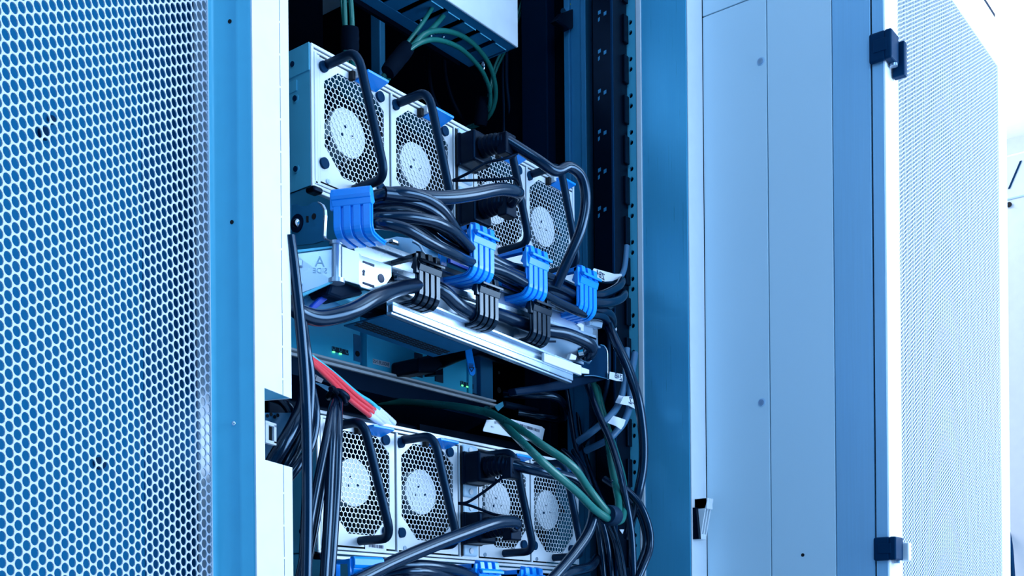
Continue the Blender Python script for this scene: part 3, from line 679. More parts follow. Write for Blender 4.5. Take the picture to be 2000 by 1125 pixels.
# ------------------------------------------------------------------ the lower arm, only its top showing
arm2 = thing('cable_management_arm', 'second cable arm under the lower server, cut off by the bottom edge of the photo', 'cable arm', (.95, .79, .985), 'cable management arms')
clip(arm2, 717, 1152, .712, 'blue', 'cable_clip', -.25, .80, .038, False)
clip(arm2, 953, 1166, .735, 'blue', 'cable_clip')
clip(arm2, 1040, 1175, .742, 'blue', 'cable_clip', 0, 1.02)
rail(MB(), at(640, 1185, YA), at(1160, 1195, YA), 0, 0, [(0, .0018, -.014, .007), (-.005, .0015, .0055, .0085), (-.005, .0015, -.0165, -.0135)]).build('upper_channel', 'zinc', arm2, .0004, 1)
MB().box(.70, 1.18, .80, .81, .96, .99).build('back_web', 'dzinc', arm2)

# ------------------------------------------------------------------ bundle of power cables through the blue clips
G = 'power cables bundled in the blue clips'
def bun(label, pp, r=.0056): return wire('power_cable', pp, r, 'cable', label, 'power cable', G, 14)
bun('topmost black cable of the upper bundle, arching from the first blue clip', [(700, 392, .78), (728, 384, .745), (780, 376, .725), (830, 386, .718), (866, 412, .718), (893, 452, .73), (925, 482, .756), (985, 518, .756), (1040, 530, .762), (1095, 552, .768), (1140, 572, .768), (1172, 577, .765), (1205, 562, .775), (1214, 548, .79), (1200, 552, .82), (1175, 575, .86), (1160, 620, .92)])
bun('second black cable from the top of the upper bundle', [(700, 402, .785), (728, 396, .75), (780, 391, .73), (830, 404, .722), (862, 428, .722), (895, 464, .735), (925, 494, .748), (985, 527, .746), (1040, 547, .752), (1092, 562, .757), (1140, 586, .757), (1180, 592, .757), (1208, 586, .765), (1219, 574, .78), (1206, 574, .81), (1182, 596, .86), (1170, 640, .92)])
bun('middle black cable of the upper bundle', [(705, 412, .80), (735, 412, .77), (790, 416, .745), (840, 432, .738), (880, 460, .742), (915, 490, .76), (985, 536, .770), (1050, 558, .775), (1140, 596, .775), (1170, 604, .775), (1190, 600, .79), (1206, 575, .82), (1210, 560, .84)])
bun('fourth black cable down in the upper bundle', [(700, 428, .775), (735, 425, .74), (795, 424, .722), (845, 432, .716), (880, 448, .72), (905, 470, .732), (938, 505, .745), (990, 540, .750), (1045, 566, .757), (1095, 580, .762), (1145, 604, .764), (1180, 608, .766), (1194, 618, .775), (1196, 636, .79), (1180, 640, .82)])
bun('lowest black cable of the upper bundle', [(700, 445, .78), (735, 436, .735), (790, 446, .716), (840, 474, .712), (885, 496, .72), (925, 514, .74), (985, 532, .745), (1040, 562, .748), (1090, 590, .752), (1140, 612, .756), (1175, 618, .765), (1186, 630, .775)])
bun('black cable dipping under the others in the upper bundle', [(705, 440, .80), (760, 430, .77), (820, 442, .75), (860, 474, .745), (905, 500, .748), (960, 530, .765), (1045, 575, .775), (1140, 610, .78)])
wire('power_cable', [(560, 590, .72), (590, 612, .722), (630, 621, .72), (685, 608, .715), (735, 581, .718), (785, 562, .735), (838, 558, .757), (868, 571, .755), (895, 596, .755), (925, 613, .76), (960, 611, .766), (1010, 628, .768), (1057, 644, .768), (1105, 652, .762), (1140, 666, .755), (1156, 680, .755), (1148, 694, .765), (1130, 690, .79)], .0073, 'cable', 'thick black cable running through the three black clips', 'power cable', None, 16)
G2 = 'power cables in the lower arm'
for k, (l, pp) in enumerate((('upper of the black cables beside the blue clip at the bottom edge', [(690, 1112, .76), (745, 1110, .735), (800, 1104, .72), (860, 1108, .72), (915, 1122, .735), (960, 1150, .75)]),
                             ('middle of the black cables beside the blue clip at the bottom edge', [(690, 1124, .76), (745, 1122, .735), (805, 1116, .718), (850, 1120, .72), (890, 1135, .735), (930, 1165, .75)]),
                             ('lower of the black cables beside the blue clip at the bottom edge', [(690, 1140, .76), (745, 1136, .735), (800, 1132, .716), (850, 1140, .72), (900, 1165, .735)]))):
    wire('power_cable', pp, .0056, 'cable', l, 'power cable', G2, 14)

# ------------------------------------------------------------------ blade chassis between the two servers
YS = .985
sh = thing('blade_chassis', 'shallow blue lit chassis with small green lights, set back between the servers', 'server', (1.0, YS, 1.28))
zl = at(700, 716, YS).z
xr = at(946, 785, YS).x
x0s = .745
zt_ = zl + .075
tl = at(706, 640, YS).x
MB().box(x0s, 1.19, YS + .02, 1.45, zl, zt_ + .012).build('body', 'dark2', sh)
mb = MB().box(x0s, xr + .012, YS - .012, YS + .03, zl - .0042, zl - .0015).box(x0s, xr + .012, YS - .014, YS + .03, zl - .011, zl - .0075)
mb.build('front_lip', 'white', sh, .0006, 1)
# dark belly hanging under the lip
MB().prism([(x0s, YS - .010, zl - .011), (x0s, YS - .006, zl - .030), (x0s, YS + .05, zl - .046), (x0s, 1.4, zl - .046), (x0s, 1.4, zl - .011)], (xr - x0s, 0, 0)).build('belly_pan', 'dark2', sh)
def bpanel(pxl, pxr, name):
    xa, xb = at(pxl, 700, YS).x, at(pxr, 740, YS).x
    o = MB().box(xa, xb, YS, YS + .02, zl, zt_).build(name, 'case', sh, .0006, 1); return o
xa = at(706, 690, YS).x; xb = at(724, 690, YS).x
pm1 = MB().box(x0s, xa - .0015, YS, YS + .02, zl, zt_).build('power_module', 'pm', sh, .0006, 1)
pm2 = MB().box(xb + .001, at(912, 760, YS).x, YS, YS + .02, zl, zt_).build('power_module', 'pm', sh, .0006, 1)
MB().box(xa + .006, xb, YS - .004, YS + .03, zl - .002, zt_ + .004).build('divider', 'pm', sh, .0006, 1)
MB().box(at(914, 760, YS).x, at(921, 760, YS).x, YS - .002, YS + .03, zl - .002, zt_).build('divider', 'pm', sh, .0006, 1)
MB().box(at(931, 770, YS).x, xr + .01, YS - .008, YS + .04, zl - .004, zt_ + .008).build('mounting_ear', 'dzinc', sh, .0008, 1)
ear = sh.children[-1]
for px, py, r_ in ((975, 728, .0022), (975, 762, .0042)): MB().cyl(at(px, py, YS - .0084), (0, 1, 0), r_, .0005, 14).build('ear_hole', 'holes', ear)
def inset(parent, pxa, pya, pxb, pyb, m, name, pr=.0008):
    a, b = at(pxa, pya, YS - pr), at(pxb, pyb, YS - pr); return MB().box(a.x, b.x, YS - pr, YS + .001, min(a.z, b.z), max(a.z, b.z)).build(name, m, parent)
i1 = inset(pm1, 691, 652, 706, 708, 'dzinc', 'end_strip')
MB().cyl(at(698, 691, YS - .001), (0, -1, 0), .0032, .0015, 18).build('jack', 'holes', i1, fix=False) if 0 else MB().cyl(at(698, 691, YS - .0012), (0, -1, 0), .0034, .0008, 18).build('jack', 'holes', pm1)
l1 = inset(pm1, 649, 676, 681, 694, 'panelink', 'indicator_panel', .0009)
l2 = inset(pm2, 900, 744, 925, 760, 'panelink', 'indicator_panel', .0009)
def leds(parent, pts):
    mb = MB()
    for x, y in pts: c = at(x, y, YS - .0012); mb.box(c.x - .0018, c.x + .0018, c.y - .0004, c.y + .0004, c.z - .0009, c.z + .0009)
    mb.build('green_light', 'led', parent)
leds(pm1, ((652, 687.5), (665, 691))); leds(pm2, ((903, 753), (912.5, 755.5)))
mb = MB()
for q in ((652, 679.5), (665.5, 683), (678, 687), (903, 747), (912.5, 749)):
    c = at(*q, YS - .0013); mb.tube([c + Vector((.0022 * math.cos(t), 0, .0026 * math.sin(t))) for t in [2 * math.pi * i / 12 for i in range(13)]], .0003, 5)
mb.build('panel_symbols', 'case', pm1)
inset(pm2, 919 - 1, 715, 934, 770, 'dzinc', 'end_strip')
inset(pm2, 811, 688, 826, 738, 'panelink', 'port_strip', .002); inset(pm2, 851, 720, 866, 748, 'panelink', 'port_strip', .002)
leds(pm2, ((816, 730),))
st = sticker(sh, [at(728, 710.5, YS - .0006), at(761, 718.5, YS - .0006), at(761, 708, YS - .0006), at(728, 700.5, YS - .0006)], 'label', 'name_sticker', False)
sl = (at(761, 713, YS - .001) - at(728, 705.5, YS - .001)).normalized()
text_mb('BI00UB NS', at(744.5, 709.3, YS - .0011), sl, (0, 0, 1), .0062).build('printed_text', 'ink', sh)
# stacking cable with a blue pull tab in front of it
sc = thing('stacking_cable', 'fat black connector and cable with hanging blue pull tab, plugged into the blade chassis', 'cable', at(830, 715, YS))
slab([(818, 698), (848, 692), (866, 700), (866, 716), (850, 728), (818, 727)], YS - .05, .048).build('connector', 'black', sc, .003)
MB().tube(crom(path([(846, 706, YS - .03), (875, 694, .93), (905, 682, .90), (935, 676, .89), (975, 690, .93), (1010, 700, 1.0)])), [.0125] * 3 + [.0125] * 33, 14).build('cable', 'black', sc)
slab([(851, 716), (866, 716), (866, 732), (851, 732)], YS - .02, .02).build('connector_lug', 'black', sc, .001)
# tab: a strip with rounded end
tb = [(909, 660), (912, 676), (921, 680), (925, 700), (929, 722), (928, 730), (924, 734), (919, 732), (916, 724), (911, 695), (909, 676)]
slab(tb, .872, .0012).build('pull_tab', 'blue', sc); tabo = sc.children[-1]
mb = MB(); Yt = .8714
for y in (710, 712.5, 715): slab([(915.5, y), (924.5, y + .5), (924.5, y + 1.5), (915.5, y + 1)], Yt, .0003, mb)
tri = [(916.5, 717.5), (926, 718), (921.5, 726)]
for i in range(3): mb.tube([at(*tri[i], Yt), at(*tri[(i + 1) % 3], Yt)], .0005, 6)
mb.build('tab_print', 'ink', tabo)
MB().box(.905, 1.0, .97, .985, zt_ - .01, zt_ + .02).build('ceiling_plate', 'dark', sc) if 0 else None
# ------------------------------------------------------------------ dark switch lying above the lower server
sw = thing('network_switch', 'black switch with a barcode card, in the gap above the lower server', 'switch', (.97, .95, 1.226))
MB().box(SX + .01, SX + .44, .90, 1.40, 1.2245, 1.250).build('body', 'dark', sw, .002)
slab([(820, 868), (1090, 905), (1090, 880), (820, 828)], .895, .004).build('bezel', 'dark', sw)
cq = [(944, 843), (949, 821), (957, 818), (1000, 818), (1058, 833), (1064, 838), (1059, 868), (1000, 852)]
slab([(944, 838), (951, 820), (1000, 819), (1058, 833), (1064, 838), (1058, 866), (1020, 858), (944, 842)], .872, .0008).build('barcode_card', 'label', sw)
bc = sw.children[-1]
ub = (at(1053, 842, .8714) - at(1008, 828, .8714)).normalized(); vb = Vector((0, 0, 1))
bars(MB(), at(1005, 829.5, .8714), ub, vb, (at(1053, 842, .8714) - at(1005, 829.5, .8714)).length, .0036, 34, seed=9).build('printed_bars', 'ink', bc)
ub = (at(985, 832, .8714) - at(964, 826, .8714)).normalized()
text_mb('TX19 80', at(973, 827, .8714), ub, vb, .0042).build('printed_text', 'ink', bc)
text_mb('1108', at(962, 834, .8714), ub, vb, .0030).build('printed_text', 'ink', bc)
slab([(966, 793), (982, 784), (984, 793), (973, 803)], .93, .001).build('tag_corner', 'case', sw)
# ------------------------------------------------------------------ patch enclosure at the top
pe = thing('patch_enclosure', 'white patch enclosure with a slotted floor, cut off at the top edge', 'patch panel', (.97, .905, 1.78))
ex = at(1012, 92.5, .905); ez = ex.z; ew = .445
MB().box(ex.x - ew, ex.x, .905, .908, ez, ez + .13).build('front_panel', 'face', pe, .0006, 1)
mb = MB(); bx0 = ex.x - ew; zf = ez + .0005
mb.box(bx0, ex.x, .908, .921, zf, zf + .0015)
nsl = 14
tab = ew / nsl
for k in range(nsl):
    xs = bx0 + k * tab
    mb.box(xs + .0045, xs + tab - .0045, .921, .972, zf, zf + .0015)
mb.box(bx0, ex.x, .972, .990, zf, zf + .0015)
mb.build('slotted_floor', 'dzinc', pe, .0004, 1)
mb = MB()
for k in range(nsl): 
    xs = bx0 + k * tab; mb.tube([(xs + .0046, .922, zf - .0005), (xs + tab - .0046, .922, zf - .0005)], .0007, 6)
mb.build('rolled_edge', 'case', pe)
MB().box(bx0 + .002, ex.x - .002, .921, .995, zf + .035, zf + .037).build('inner_shelf', 'dark', pe)
MB().box(bx0, ex.x - .02, .990, .995, zf - .006, zf + .13).build('rear_flange', 'dark', pe)
MB().box(ex.x - .0015, ex.x, .908, .99, zf, zf + .13).build('side_wall', 'dzinc', pe)
mb = MB()
for q in ((916, 93, .972), (927, 109, .980), (842, 70, .96), (822, 40, .95), (866, 72, .96)): mb.ball(at(*q), .0022, 8)
mb.build('rivet_or_glint', 'chrome', pe)
mb = MB().ball(at(944, 130, 1.0), .005, 10, (.7, .7, 1.5)); mb.build('thumb_screw', 'chrome', pe)
# dark rear frame behind it
MB().box(.745, 1.19, 1.28, 1.30, 1.58, 2.04).build('rear_cover', 'dark', rack)
# ------------------------------------------------------------------ green cables at the top, with fabric wraps
GT = 'green cables at the top'
def gw(label, pp, r=.0026, grp=GT, m='green', name='patch_cable'): return wire(name, pp, r, m, label, 'cable', grp, 12)
gw('left green cable dropping behind the upper server through the first fabric wrap', [(672, -25, .93), (674, 40, .93), (675, 60, .93), (676, 110, .935), (680, 150, .95)], .0030)
gw('right green cable dropping behind the upper server through the first fabric wrap', [(683, -25, .925), (687, 30, .925), (688, 60, .925), (688, 110, .93), (690, 150, .95)], .0030)
gw('thin dark green cable at the left of the first fabric wrap', [(665, -25, .95), (668, 20, .95), (672, 60, .945), (674, 110, .945), (676, 150, .95)], .0016)
def wrap(label, p, q, r, sq=.75):
    a, b = at(*p), at(*q); n = 7; pts = [a.lerp(b, i / n) for i in range(n + 1)]
    o = MB().tube(pts, [r * .9] + [r * random.uniform(.96, 1.04) for _ in range(n - 1)] + [r * .9], 18).build('cable_wrap', 'velcro'); tag(o, label, 'cable wrap', 'fabric cable wraps'); return o
wrap('upright black fabric wrap round green cables, above the first fan handle', (683.5, 53, .928), (683.5, 101, .933), .0105)
wrap('slanting black fabric wrap round green cables, above the second fan handle', (797, 92, .93), (757, 141, .94), .0098)
gw('green cable running from the slotted floor down into the slanting wrap', [(852, 2, .935), (825, 45, .93), (793, 88, .93), (768, 124, .935), (744, 160, .96), (730, 190, .99)], .0026)
gw('second green cable running from the slotted floor into the slanting wrap', [(874, 20, .935), (845, 55, .93), (803, 93, .928), (776, 128, .935), (752, 163, .96), (738, 195, .99)], .0032)
gw('outer green cable arching right from the slanting wrap', [(748, 150, .95), (775, 122, .935), (805, 90, .925), (830, 66, .92), (862, 60, .925), (895, 67, .935), (925, 86, .945), (950, 116, .955), (964, 150, .965), (968, 190, .98), (956, 225, 1.0), (930, 245, 1.03), (900, 250, 1.06)], .0032)
gw('inner green cable arching right from the slanting wrap', [(744, 158, .955), (772, 126, .935), (800, 97, .925), (825, 82, .92), (855, 78, .925), (895, 92, .94), (925, 118, .955), (945, 145, .965), (957, 180, .98), (955, 212, .995), (940, 238, 1.03), (915, 248, 1.06)], .0030)
gw('left green cable slanting past the right side of the patch enclosure', [(1026, -20, .98), (1014, 20, .98), (1000, 60, .99), (980, 100, .985), (966, 130, .985), (958, 165, .99), (952, 200, 1.0)], .0018)
gw('right green cable slanting past the right side of the patch enclosure', [(1038, -20, .985), (1018, 25, .985), (1002, 65, .995), (984, 105, .99), (970, 135, .99), (960, 170, .995), (956, 215, 1.0)], .0018)
wrap('small black fabric wrap on the green loop beside the rear upright', (944, 190, 1.0), (938, 245, 1.01), .0095)
for k, (l, pp, r) in enumerate((
        ('left of the three dark blue cables hanging beside the patch enclosure', [(985, 100, 1.02), (983, 160, 1.02), (985, 220, 1.02), (985, 300, 1.02)], .0026),
        ('middle of the three dark blue cables hanging beside the patch enclosure', [(990, 100, 1.01), (990, 160, 1.01), (996, 220, 1.01), (1002, 300, 1.01)], .0026),
        ('right of the three dark blue cables hanging beside the patch enclosure', [(998, 100, 1.015), (999, 160, 1.015), (999, 220, 1.015), (999, 300, 1.015)], .0024))):
    wire('hanging_cable', pp, r, 'rub', l, 'cable', 'dark cables beside the patch enclosure')
for l, pp in (('left black loop hanging in the dark below the patch enclosure', [(836, 80, 1.05), (838, 150, 1.05), (850, 200, 1.05), (880, 240, 1.05)]), ('right black loop hanging in the dark below the patch enclosure', [(866, 100, 1.04), (870, 150, 1.04), (885, 200, 1.04), (910, 245, 1.04)])):
    wire('hanging_cable', pp, .0035, 'dark', l, 'cable', 'black loops below the patch enclosure')
# ------------------------------------------------------------------ power strip and finger duct at the right
ps = thing('power_strip', 'tall black power outlet strip on the right wall of the rack', 'power strip', (1.275, .83, 1.3))
pa_, pb_ = atx(1198, 300, 1.262).y, atx(1158, 300, 1.262).y
MB().box(1.262, 1.299, pa_, pb_, .4, 2.04).build('body', 'black', ps, .002)
MB().box(1.2605, 1.2625, pa_ - .0006, pa_ + .002, .4, 2.04).build('edge_line', 'bump', ps)
for py in (22, 98, 176, 255, 330, 405):
    mb = MB()
    for dx_, dy_, w_ in ((1168, 0, 5), (1179, 2, 5), (1168, 14, 3)):
        mb.prism([atx(x, y, 1.2614) for x, y in ((dx_, py + dy_), (dx_ + w_, py + dy_ - 3), (dx_ + w_, py + dy_ + 4), (dx_, py + dy_ + 7))], (.001, 0, 0))
    mb.build('outlet_slots', 'post', ps)
fd = thing('cable_finger_duct', 'black finger duct beside the punched mounting rail', 'cable duct', (1.29, .815, 1.3))
fa, fb = atx(1217, 300, 1.288).y, atx(1200, 300, 1.288).y
MB().box(1.297, 1.2995, fa, fb, .4, 2.04).build('duct_back', 'dark2', fd)
mb = MB(); zf0 = atx(1210, 42, 1.288).z; stp = zf0 - atx(1210, 121, 1.288).z
for k in range(-4, 20):
    zt2 = zf0 - k * stp; mb.box(1.286, 1.297, fa, fb, zt2 - stp * .62, zt2); mb.box(1.286, 1.297, fa - .005, fa, zt2 - stp * .55, zt2 + stp * .14)
mb.build('fingers', 'black', fd, .001)
wire('power_strip_lead', [(1138, 30, .93), (1144, 80, .92), (1153, 150, .91), (1146, 230, .91), (1150, 330, .91), (1156, 420, .92)], .0030, 'rub', 'dark lead hanging between the rear post and the outlet strip', 'cable')
wire('power_strip_lead', [(1147, 30, .92), (1151, 90, .915), (1156, 160, .905), (1153, 240, .905), (1156, 330, .91), (1160, 420, .92)], .0024, 'rub', 'thin dark lead just left of the outlet strip', 'cable')
hook = thing('wiring_bracket', 'black angled bracket with a yellow plug at the top of the rack', 'bracket', at(1120, 20, .9))
slab([(1086, 40), (1100, 24), (1150, 6), (1190, -12), (1190, 14), (1150, 30), (1126, 52), (1112, 58)], .885, .012).build('plate', 'black', hook, .002)
MB().cyl(at(1100, 22, .895), (1, .1, .5), .004, .014, 14).build('silver_tip', 'chrome', hook)
MB().tube(path([(1112, 16, .893), (1120, 8, .893), (1128, -8, .893)]), .0060, 14).build('yellow_plug', 'yellow', hook)
MB().ball(at(1064, 2, .94), .007, 12).build('silver_knob', 'chrome', hook)

# ------------------------------------------------------------------ right hand cable tangle
GG = 'green cables hanging over the lower server'
def loop(label, pp, r=.0045): return gw(label, pp, r, GG)
loop('upper green cable sweeping over the lower server into the small blue wrap', [(690, 784, 1.02), (780, 785, .98), (862, 791, .91), (917, 798, .87), (960, 809, .84), (1011, 836, .785), (1054, 866, .735), (1117, 910, .708), (1150, 955, .715), (1188, 1002, .712), (1205, 1004, .72), (1208, 985, .735), (1204, 958, .75), (1194, 907, .77), (1186, 850, .79), (1172, 801, .81), (1157, 740, .84), (1148, 690, .87)], .0046)
loop('lower green cable crossing under the first and into the small blue wrap', [(950, 800, .90), (968, 812, .86), (988, 832, .81), (1030, 874, .725), (1078, 919, .704), (1126, 960, .704), (1160, 994, .712), (1188, 1013, .712), (1208, 1018, .72), (1217, 1004, .735), (1218, 946, .765), (1204, 891, .785), (1178, 808, .81), (1164, 740, .84), (1156, 690, .87)], .0046)
o = wrap('small dark blue wrap gathering the two green cables', (1186, 1005, .712), (1201, 1009, .716), .0118); 
o.data.materials.clear(); o.data.materials.append(M['rub'])
GB = 'thin black cables hanging at the right'
def bw(label, pp, r=.0034, m='cable', grp=GB): return wire('hanging_cable', pp, r, m, label, 'cable', grp, 12)
bw('black cable crossing just in front of the hanging green pair', [(1142, 735, .82), (1165, 800, .79), (1192, 861, .765), (1210, 920, .745), (1224, 985, .735), (1234, 1050, .73), (1238, 1140, .73)], .0044)
bw('thick black cable arching from the arm end over the punched rail', [(1180, 600, .80), (1188, 634, .775), (1205, 672, .755), (1227, 720, .74), (1246, 780, .73), (1256, 850, .728), (1256, 910, .73), (1247, 960, .735), (1236, 1005, .745), (1226, 1050, .76)], .0060)
bw('outer cable of the pair bulging over the brushed post', [(1195, 940, .76), (1222, 955, .745), (1250, 985, .73), (1268, 1030, .722), (1270, 1070, .72), (1258, 1105, .72), (1240, 1145, .725)], .0042)
bw('inner cable of the pair bulging over the brushed post', [(1180, 935, .775), (1215, 960, .75), (1242, 990, .74), (1258, 1030, .732), (1261, 1066, .73), (1250, 1100, .73), (1232, 1140, .735)], .0042)
bw('thin black cable left of the hanging green pair', [(1103, 735, .90), (1109, 775, .88), (1122, 860, .86), (1140, 930, .84), (1172, 1000, .80), (1200, 1060, .77), (1215, 1140, .75)], .0034)
bw('thin dark cable beside the first, under the arm bracket', [(1118, 740, .91), (1126, 790, .89), (1136, 860, .87), (1160, 940, .83), (1190, 1010, .79), (1212, 1080, .77), (1222, 1140, .76)], .0030)
bw('dark cable dropping from the bracket edge', [(1187, 620, .82), (1189, 680, .81), (1188, 736, .81), (1178, 785, .82), (1160, 830, .84), (1143, 862, .86), (1120, 890, .90)], .0030, 'rub')
bw('thin dark cable slanting down left under the arm', [(1170, 760, .88), (1155, 800, .88), (1142, 860, .88), (1125, 900, .90)], .0026, 'rub')
bw('black cable looping low behind the velcro gathered greens', [(1100, 880, .84), (1125, 905, .80), (1150, 960, .78), (1172, 1010, .775), (1186, 1060, .77), (1196, 1140, .77)], .0036)
bw('black cable curving from behind the lower server to the bottom edge', [(1120, 880, .85), (1146, 930, .82), (1162, 1000, .80), (1172, 1060, .79), (1180, 1140, .785)], .0040)
bw('dark loop in the gap below the arm bracket', [(985, 770, .93), (1030, 772, .90), (1080, 775, .88), (1100, 792, .88), (1097, 818, .90), (1060, 815, .93), (1010, 806, .95)], .0058)
bw('black cable lying across the back of the gap under the arm', [(985, 790, .96), (1030, 800, .95), (1080, 812, .95), (1130, 830, .95)], .0050, 'rub')
bw('dark blue cable hanging in the corner by the punched rail', [(1206, 440, .85), (1216, 480, .84), (1219, 540, .835), (1212, 620, .835), (1200, 700, .84)], .0036, 'rub')
for l, pp in (('short black cable end resting at the bottom right of the lower server', [(1060, 1140, .74), (1110, 1118, .74), (1150, 1108, .76), (1166, 1090, .80)]),):
    bw(l, pp, .0062)
# grey blue cables with white paper labels
def labelled(label, pp, r, flags, grp='grey blue cables with paper labels'):
    o = wire('labelled_cable', pp, r, 'gcable', label, 'cable', grp, 12)
    for (poly, Y, txt, c, size, ang) in flags:
        f = slab(poly, Y, .0006).build('paper_label', 'label', o)
        if txt:
            u = Vector((math.cos(ang), 0, math.sin(ang))); text_mb(txt, at(*c, Y - .0004), u, (-math.sin(ang), 0, math.cos(ang)), size).build('printed_text', 'ink', f)
    return o
labelled('grey blue cable behind the bundle end, its paper label lettered ZB4', [(1130, 540, .86), (1165, 545, .81), (1195, 548, .80), (1212, 540, .80), (1220, 520, .80), (1224, 480, .80)], .0040,
         [([(1160, 524), (1200, 535), (1214, 535), (1215, 541), (1196, 549), (1182, 550), (1154, 540)], .792, 'ZB4', (1173, 537.5), .0115, -.12)])
labelled('inner grey blue cable curving past two paper labels', [(1224, 680, .79), (1222, 725, .79), (1219, 755, .788), (1208, 790, .788), (1190, 814, .79), (1160, 840, .80), (1130, 862, .83)], .0046,
         [([(1191, 726), (1216, 731), (1216, 745), (1205, 744), (1190, 740)], .781, 'Z4B', (1208, 736), .0105, -.05),
          ([(1202, 786), (1209, 772), (1218, 774), (1211, 789)], .780, '', None, 0, 0)])
labelled('outer grey blue cable curving past a paper label with a Z', [(1240, 690, .785), (1232, 745, .78), (1230, 790, .778), (1220, 822, .778), (1205, 842, .78), (1185, 860, .79), (1145, 880, .83)], .0046,
         [([(1211, 789), (1218, 774), (1230, 774), (1240, 782), (1247, 790), (1243, 800), (1228, 792)], .769, '-Z', (1233, 784), .0125, -.15),
          ([(1198, 812), (1222, 820), (1219, 830), (1213, 839), (1203, 832), (1187, 826)], .768, '', None, 0, 0)])
lb = thing('paper_tag', 'small white paper tag low behind the hanging black cables', 'paper tag', at(1214, 1038, .80))
slab([(1210, 1034), (1219, 1034), (1216, 1043)], .80, .0006).build('tag', 'label', lb)
lb2 = thing('paper_tag', 'white paper tag below the arm end, beside the arching black cable', 'paper tag', at(1196, 644, .80))
slab([(1194, 638), (1203, 638), (1205, 643), (1202, 652)], .80, .0006).build('tag', 'label', lb2)
# ------------------------------------------------------------------ red and cyan cables
def booted(label, pp, r, m, boot, cat='cable', grp=None):
    o = wire('patch_cable', pp, r, m, label, cat, grp, 12)
    P = crom(path(boot), 6); n = len(P); MB().tube(P, [r * (1.25 + .5 * i / (n - 1)) for i in range(n)], 12).build('clear_boot', 'clear', o); return o
RG = 'red patch cables'
booted('lowest of the three red cables', [(592, 690, .74), (606, 705, .75), (640, 738, .77), (680, 778, .79), (722, 812, .80)], .0025, 'red', [(721, 811, .80), (738, 821, .815), (752, 827, .83)], grp=RG)
booted('middle one of the three red cables', [(592, 688, .745), (607, 702, .753), (645, 735, .773), (690, 778, .793), (728, 806, .803)], .0025, 'red', [(727, 805, .803), (742, 817, .815), (758, 827, .83)], grp=RG)
booted('topmost of the three red cables', [(592, 684, .75), (606, 699, .757), (648, 730, .777), (695, 772, .797), (731, 801, .806)], .0025, 'red', [(730, 800, .806), (744, 813, .815), (758, 823, .83)], grp=RG)
CG = 'cyan patch cables'
booted('upper cyan cable beside the red ones', [(600, 690, .775), (650, 728, .785), (697, 768, .80), (722, 784, .805), (740, 799, .81)], .0021, 'cyan', [(739, 798, .81), (754, 812, .82), (768, 826, .83)], grp=CG)
booted('lower cyan cable beside the red ones', [(600, 695, .78), (650, 733, .79), (697, 774, .805), (722, 792, .81), (738, 804, .815)], .0021, 'cyan', [(737, 803, .815), (750, 815, .823), (763, 827, .83)], grp=CG)
# ------------------------------------------------------------------ black cables along the left edge
LG = 'black cables along the left edge'
def lw(label, pp, r=.0036): return wire('hanging_cable', pp, r, 'cable', label, 'cable', LG, 12)
lw('front black cable running the full height beside the white door stile', [(566, 460, .70), (573, 510, .70), (581, 580, .70), (589, 660, .70), (595, 740, .70), (599, 830, .70), (600, 920, .70), (600, 1020, .70), (598, 1150, .70)], .0046)
lw('black cable bulging right of the front one', [(578, 560, .73), (588, 610, .725), (598, 680, .72), (606, 735, .72), (605, 790, .72), (600, 850, .72), (600, 940, .72), (596, 1040, .72), (590, 1150, .72)], .0044)
lw('black cable bowing out lower beside the front one', [(592, 700, .75), (606, 750, .74), (616, 800, .735), (614, 840, .735), (604, 876, .735), (585, 906, .735), (560, 940, .74), (540, 980, .75)], .0042)
lw('upper thick black cable crossing behind the door notch', [(600, 740, .76), (592, 790, .755), (575, 830, .75), (552, 870, .75), (532, 905, .755), (515, 940, .76)], .0068)
lw('lower thick black cable crossing behind the door notch', [(607, 770, .765), (598, 820, .76), (582, 860, .755), (562, 900, .755), (545, 930, .76), (530, 970, .76)], .0062)
lw('black cable curling over inside the door notch', [(530, 775, .80), (550, 782, .79), (566, 800, .785), (574, 830, .785), (580, 870, .785)], .0050)
lw('left black cable fanning down from the knot in front of the lower server', [(658, 772, .76), (648, 800, .745), (641, 835, .735), (632, 880, .73), (618, 950, .725), (600, 1050, .72), (580, 1150, .72)], .0036)
lw('second black cable fanning down from the knot', [(658, 770, .765), (651, 800, .745), (648, 850, .735), (644, 930, .73), (640, 1020, .725), (632, 1150, .72)], .0042)
lw('third black cable fanning down from the knot', [(660, 770, .765), (659, 800, .75), (659, 850, .738), (657, 930, .732), (652, 1020, .727), (643, 1150, .722)], .0048)
lw('thin black cable slanting across the fanned ones', [(650, 790, .75), (638, 850, .74), (622, 930, .733), (608, 1010, .73), (598, 1080, .725), (590, 1150, .72)], .0030)
lw('black cable slanting low left of the fanned ones', [(640, 900, .755), (628, 960, .75), (616, 1030, .745), (604, 1090, .74), (596, 1150, .735)], .0034)
kn = thing('cable_tie_knot', 'knotted black cable tie gathering the fanned black cables', 'cable tie', at(660, 775, .76))
MB().tube(crom([at(660, 772, .76) + Vector((.009 * math.cos(t), .008 * math.sin(t), .002 * math.sin(2 * t))) for t in [2 * math.pi * i / 9 for i in range(10)]]), .003, 8).build('loop', 'black', kn)
MB().tube(crom(path([(664, 770, .75), (672, 778, .745), (676, 790, .742)])), .0024, 8).build('tail', 'black', kn)
MB().tube(crom(path([(658, 768, .75), (650, 758, .745), (646, 760, .742)])), .0024, 8).build('tail', 'black', kn)
tg = thing('paper_tag', 'white lettered paper tag under the red cables at the left', 'paper tag', at(624, 742, .80))
slab([(608, 728), (614, 730), (632, 741), (628, 748), (612, 741)], .79, .0006).build('tag', 'label', tg)
text_mb('IF', at(614, 736, .7895), (1, 0, -.4), (.35, 0, 1), .007).build('printed_text', 'ink', tg)
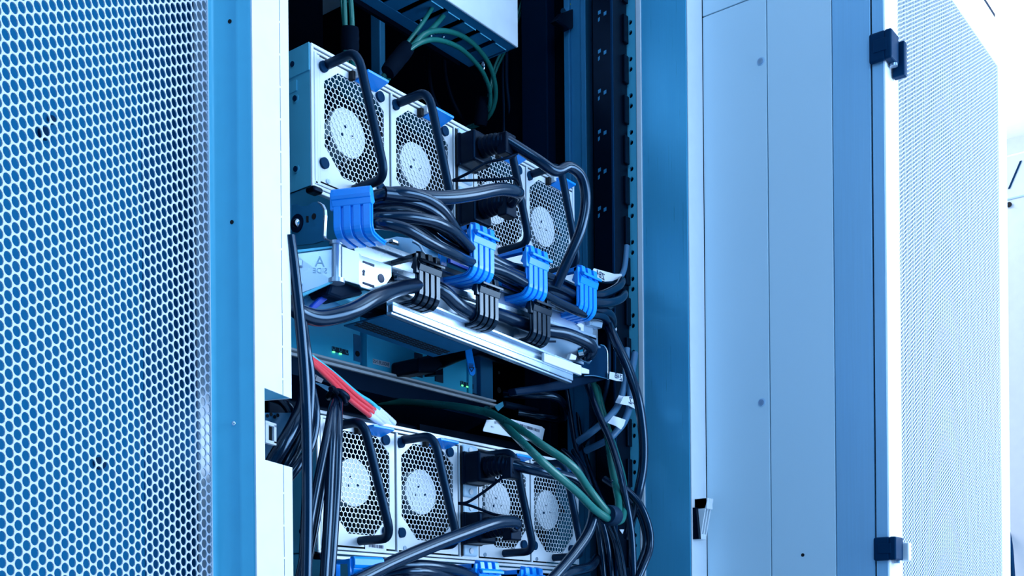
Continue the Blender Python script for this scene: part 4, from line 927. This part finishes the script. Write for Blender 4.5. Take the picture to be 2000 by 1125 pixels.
slab([(608, 745), (630, 750), (648, 757), (646, 768), (640, 764), (622, 752)], .80, .0006).build('flap', 'post', tg)
# latch plate seen through the notch of the door
lp = thing('latch_plate', 'white square latch plate with a dark centre, seen through the door notch', 'latch plate', at(530, 847, .745))
c0 = at(530, 847, .742)
YL = .742
mb = MB()
for q in ([(519, 821), (540, 828), (540, 835), (519, 828)], [(519, 858), (540, 863), (540, 870), (519, 864)], [(519, 826), (525, 828), (525, 862), (519, 860)], [(535.5, 830), (540, 831), (540, 866), (535.5, 865)]): slab(q, YL, .004, mb)
mb.build('plate', 'label', lp)
slab([(521, 826), (538, 831), (538, 866), (521, 861)], YL + .003, .001).build('plate_window', 'holes', lp)
slab([(505, 806), (572, 806), (572, 930), (505, 930)], .775, .001).build('backing', 'dzinc', lp)
mb = MB()
for px, py in ((523, 812), (530, 809), (537, 814), (543, 811)): mb.cyl(at(px, py, .774), (0, 1, 0), .0016, .0004, 12)
mb.build('backing_holes', 'holes', lp)
# ------------------------------------------------------------------ light
w = bpy.data.worlds.new('world'); bpy.context.scene.world = w; w.use_nodes = True
bg = w.node_tree.nodes['Background']; bg.inputs['Color'].default_value = (.0, .30, .74, 1); bg.inputs['Strength'].default_value = .64
def area(name, loc, target, sx, sy, power, col):
    l = bpy.data.lights.new(name, 'AREA'); l.shape = 'RECTANGLE'; l.size = sx; l.size_y = sy; l.energy = power; l.color = col
    o = bpy.data.objects.new(name, l); C.objects.link(o); o.location = loc
    o.rotation_euler = (Vector(target) - Vector(loc)).to_track_quat('-Z', 'Y').to_euler(); return o
area('aisle_light', (1.6, -1.35, 1.40), (1.0, .8, 1.25), 1.4, 1.2, 54, (.50, .71, 1.0))
area('aisle_light_far', (2.85, -1.0, 1.75), (1.0, .8, 1.30), 1.3, 1.1, 50, (.60, .78, 1.0))
area('fill_light_left', (-.6, -1.0, 2.6), (1.1, .8, 1.3), .9, .9, 16, (.45, .70, 1.0))  # added fill to brighten the left-facing panels, no known lamp
area('room_light', (2.6, 2.2, 2.8), (2.6, 2.2, 0), 2.2, 2.2, 330, (.95, .93, 1.0))
area('aisle_light_right', (2.1, -.6, 2.75), (2.1, .6, 1.3), .8, .8, 8, (.6, .82, 1.0))
sc_ = bpy.context.scene
sc_.view_settings.view_transform = 'Standard'; sc_.view_settings.look = 'None'; sc_.view_settings.gamma = 1; sc_.view_settings.exposure = 0
sc_.view_settings.use_curve_mapping = False
sc_.cycles.use_denoising = True
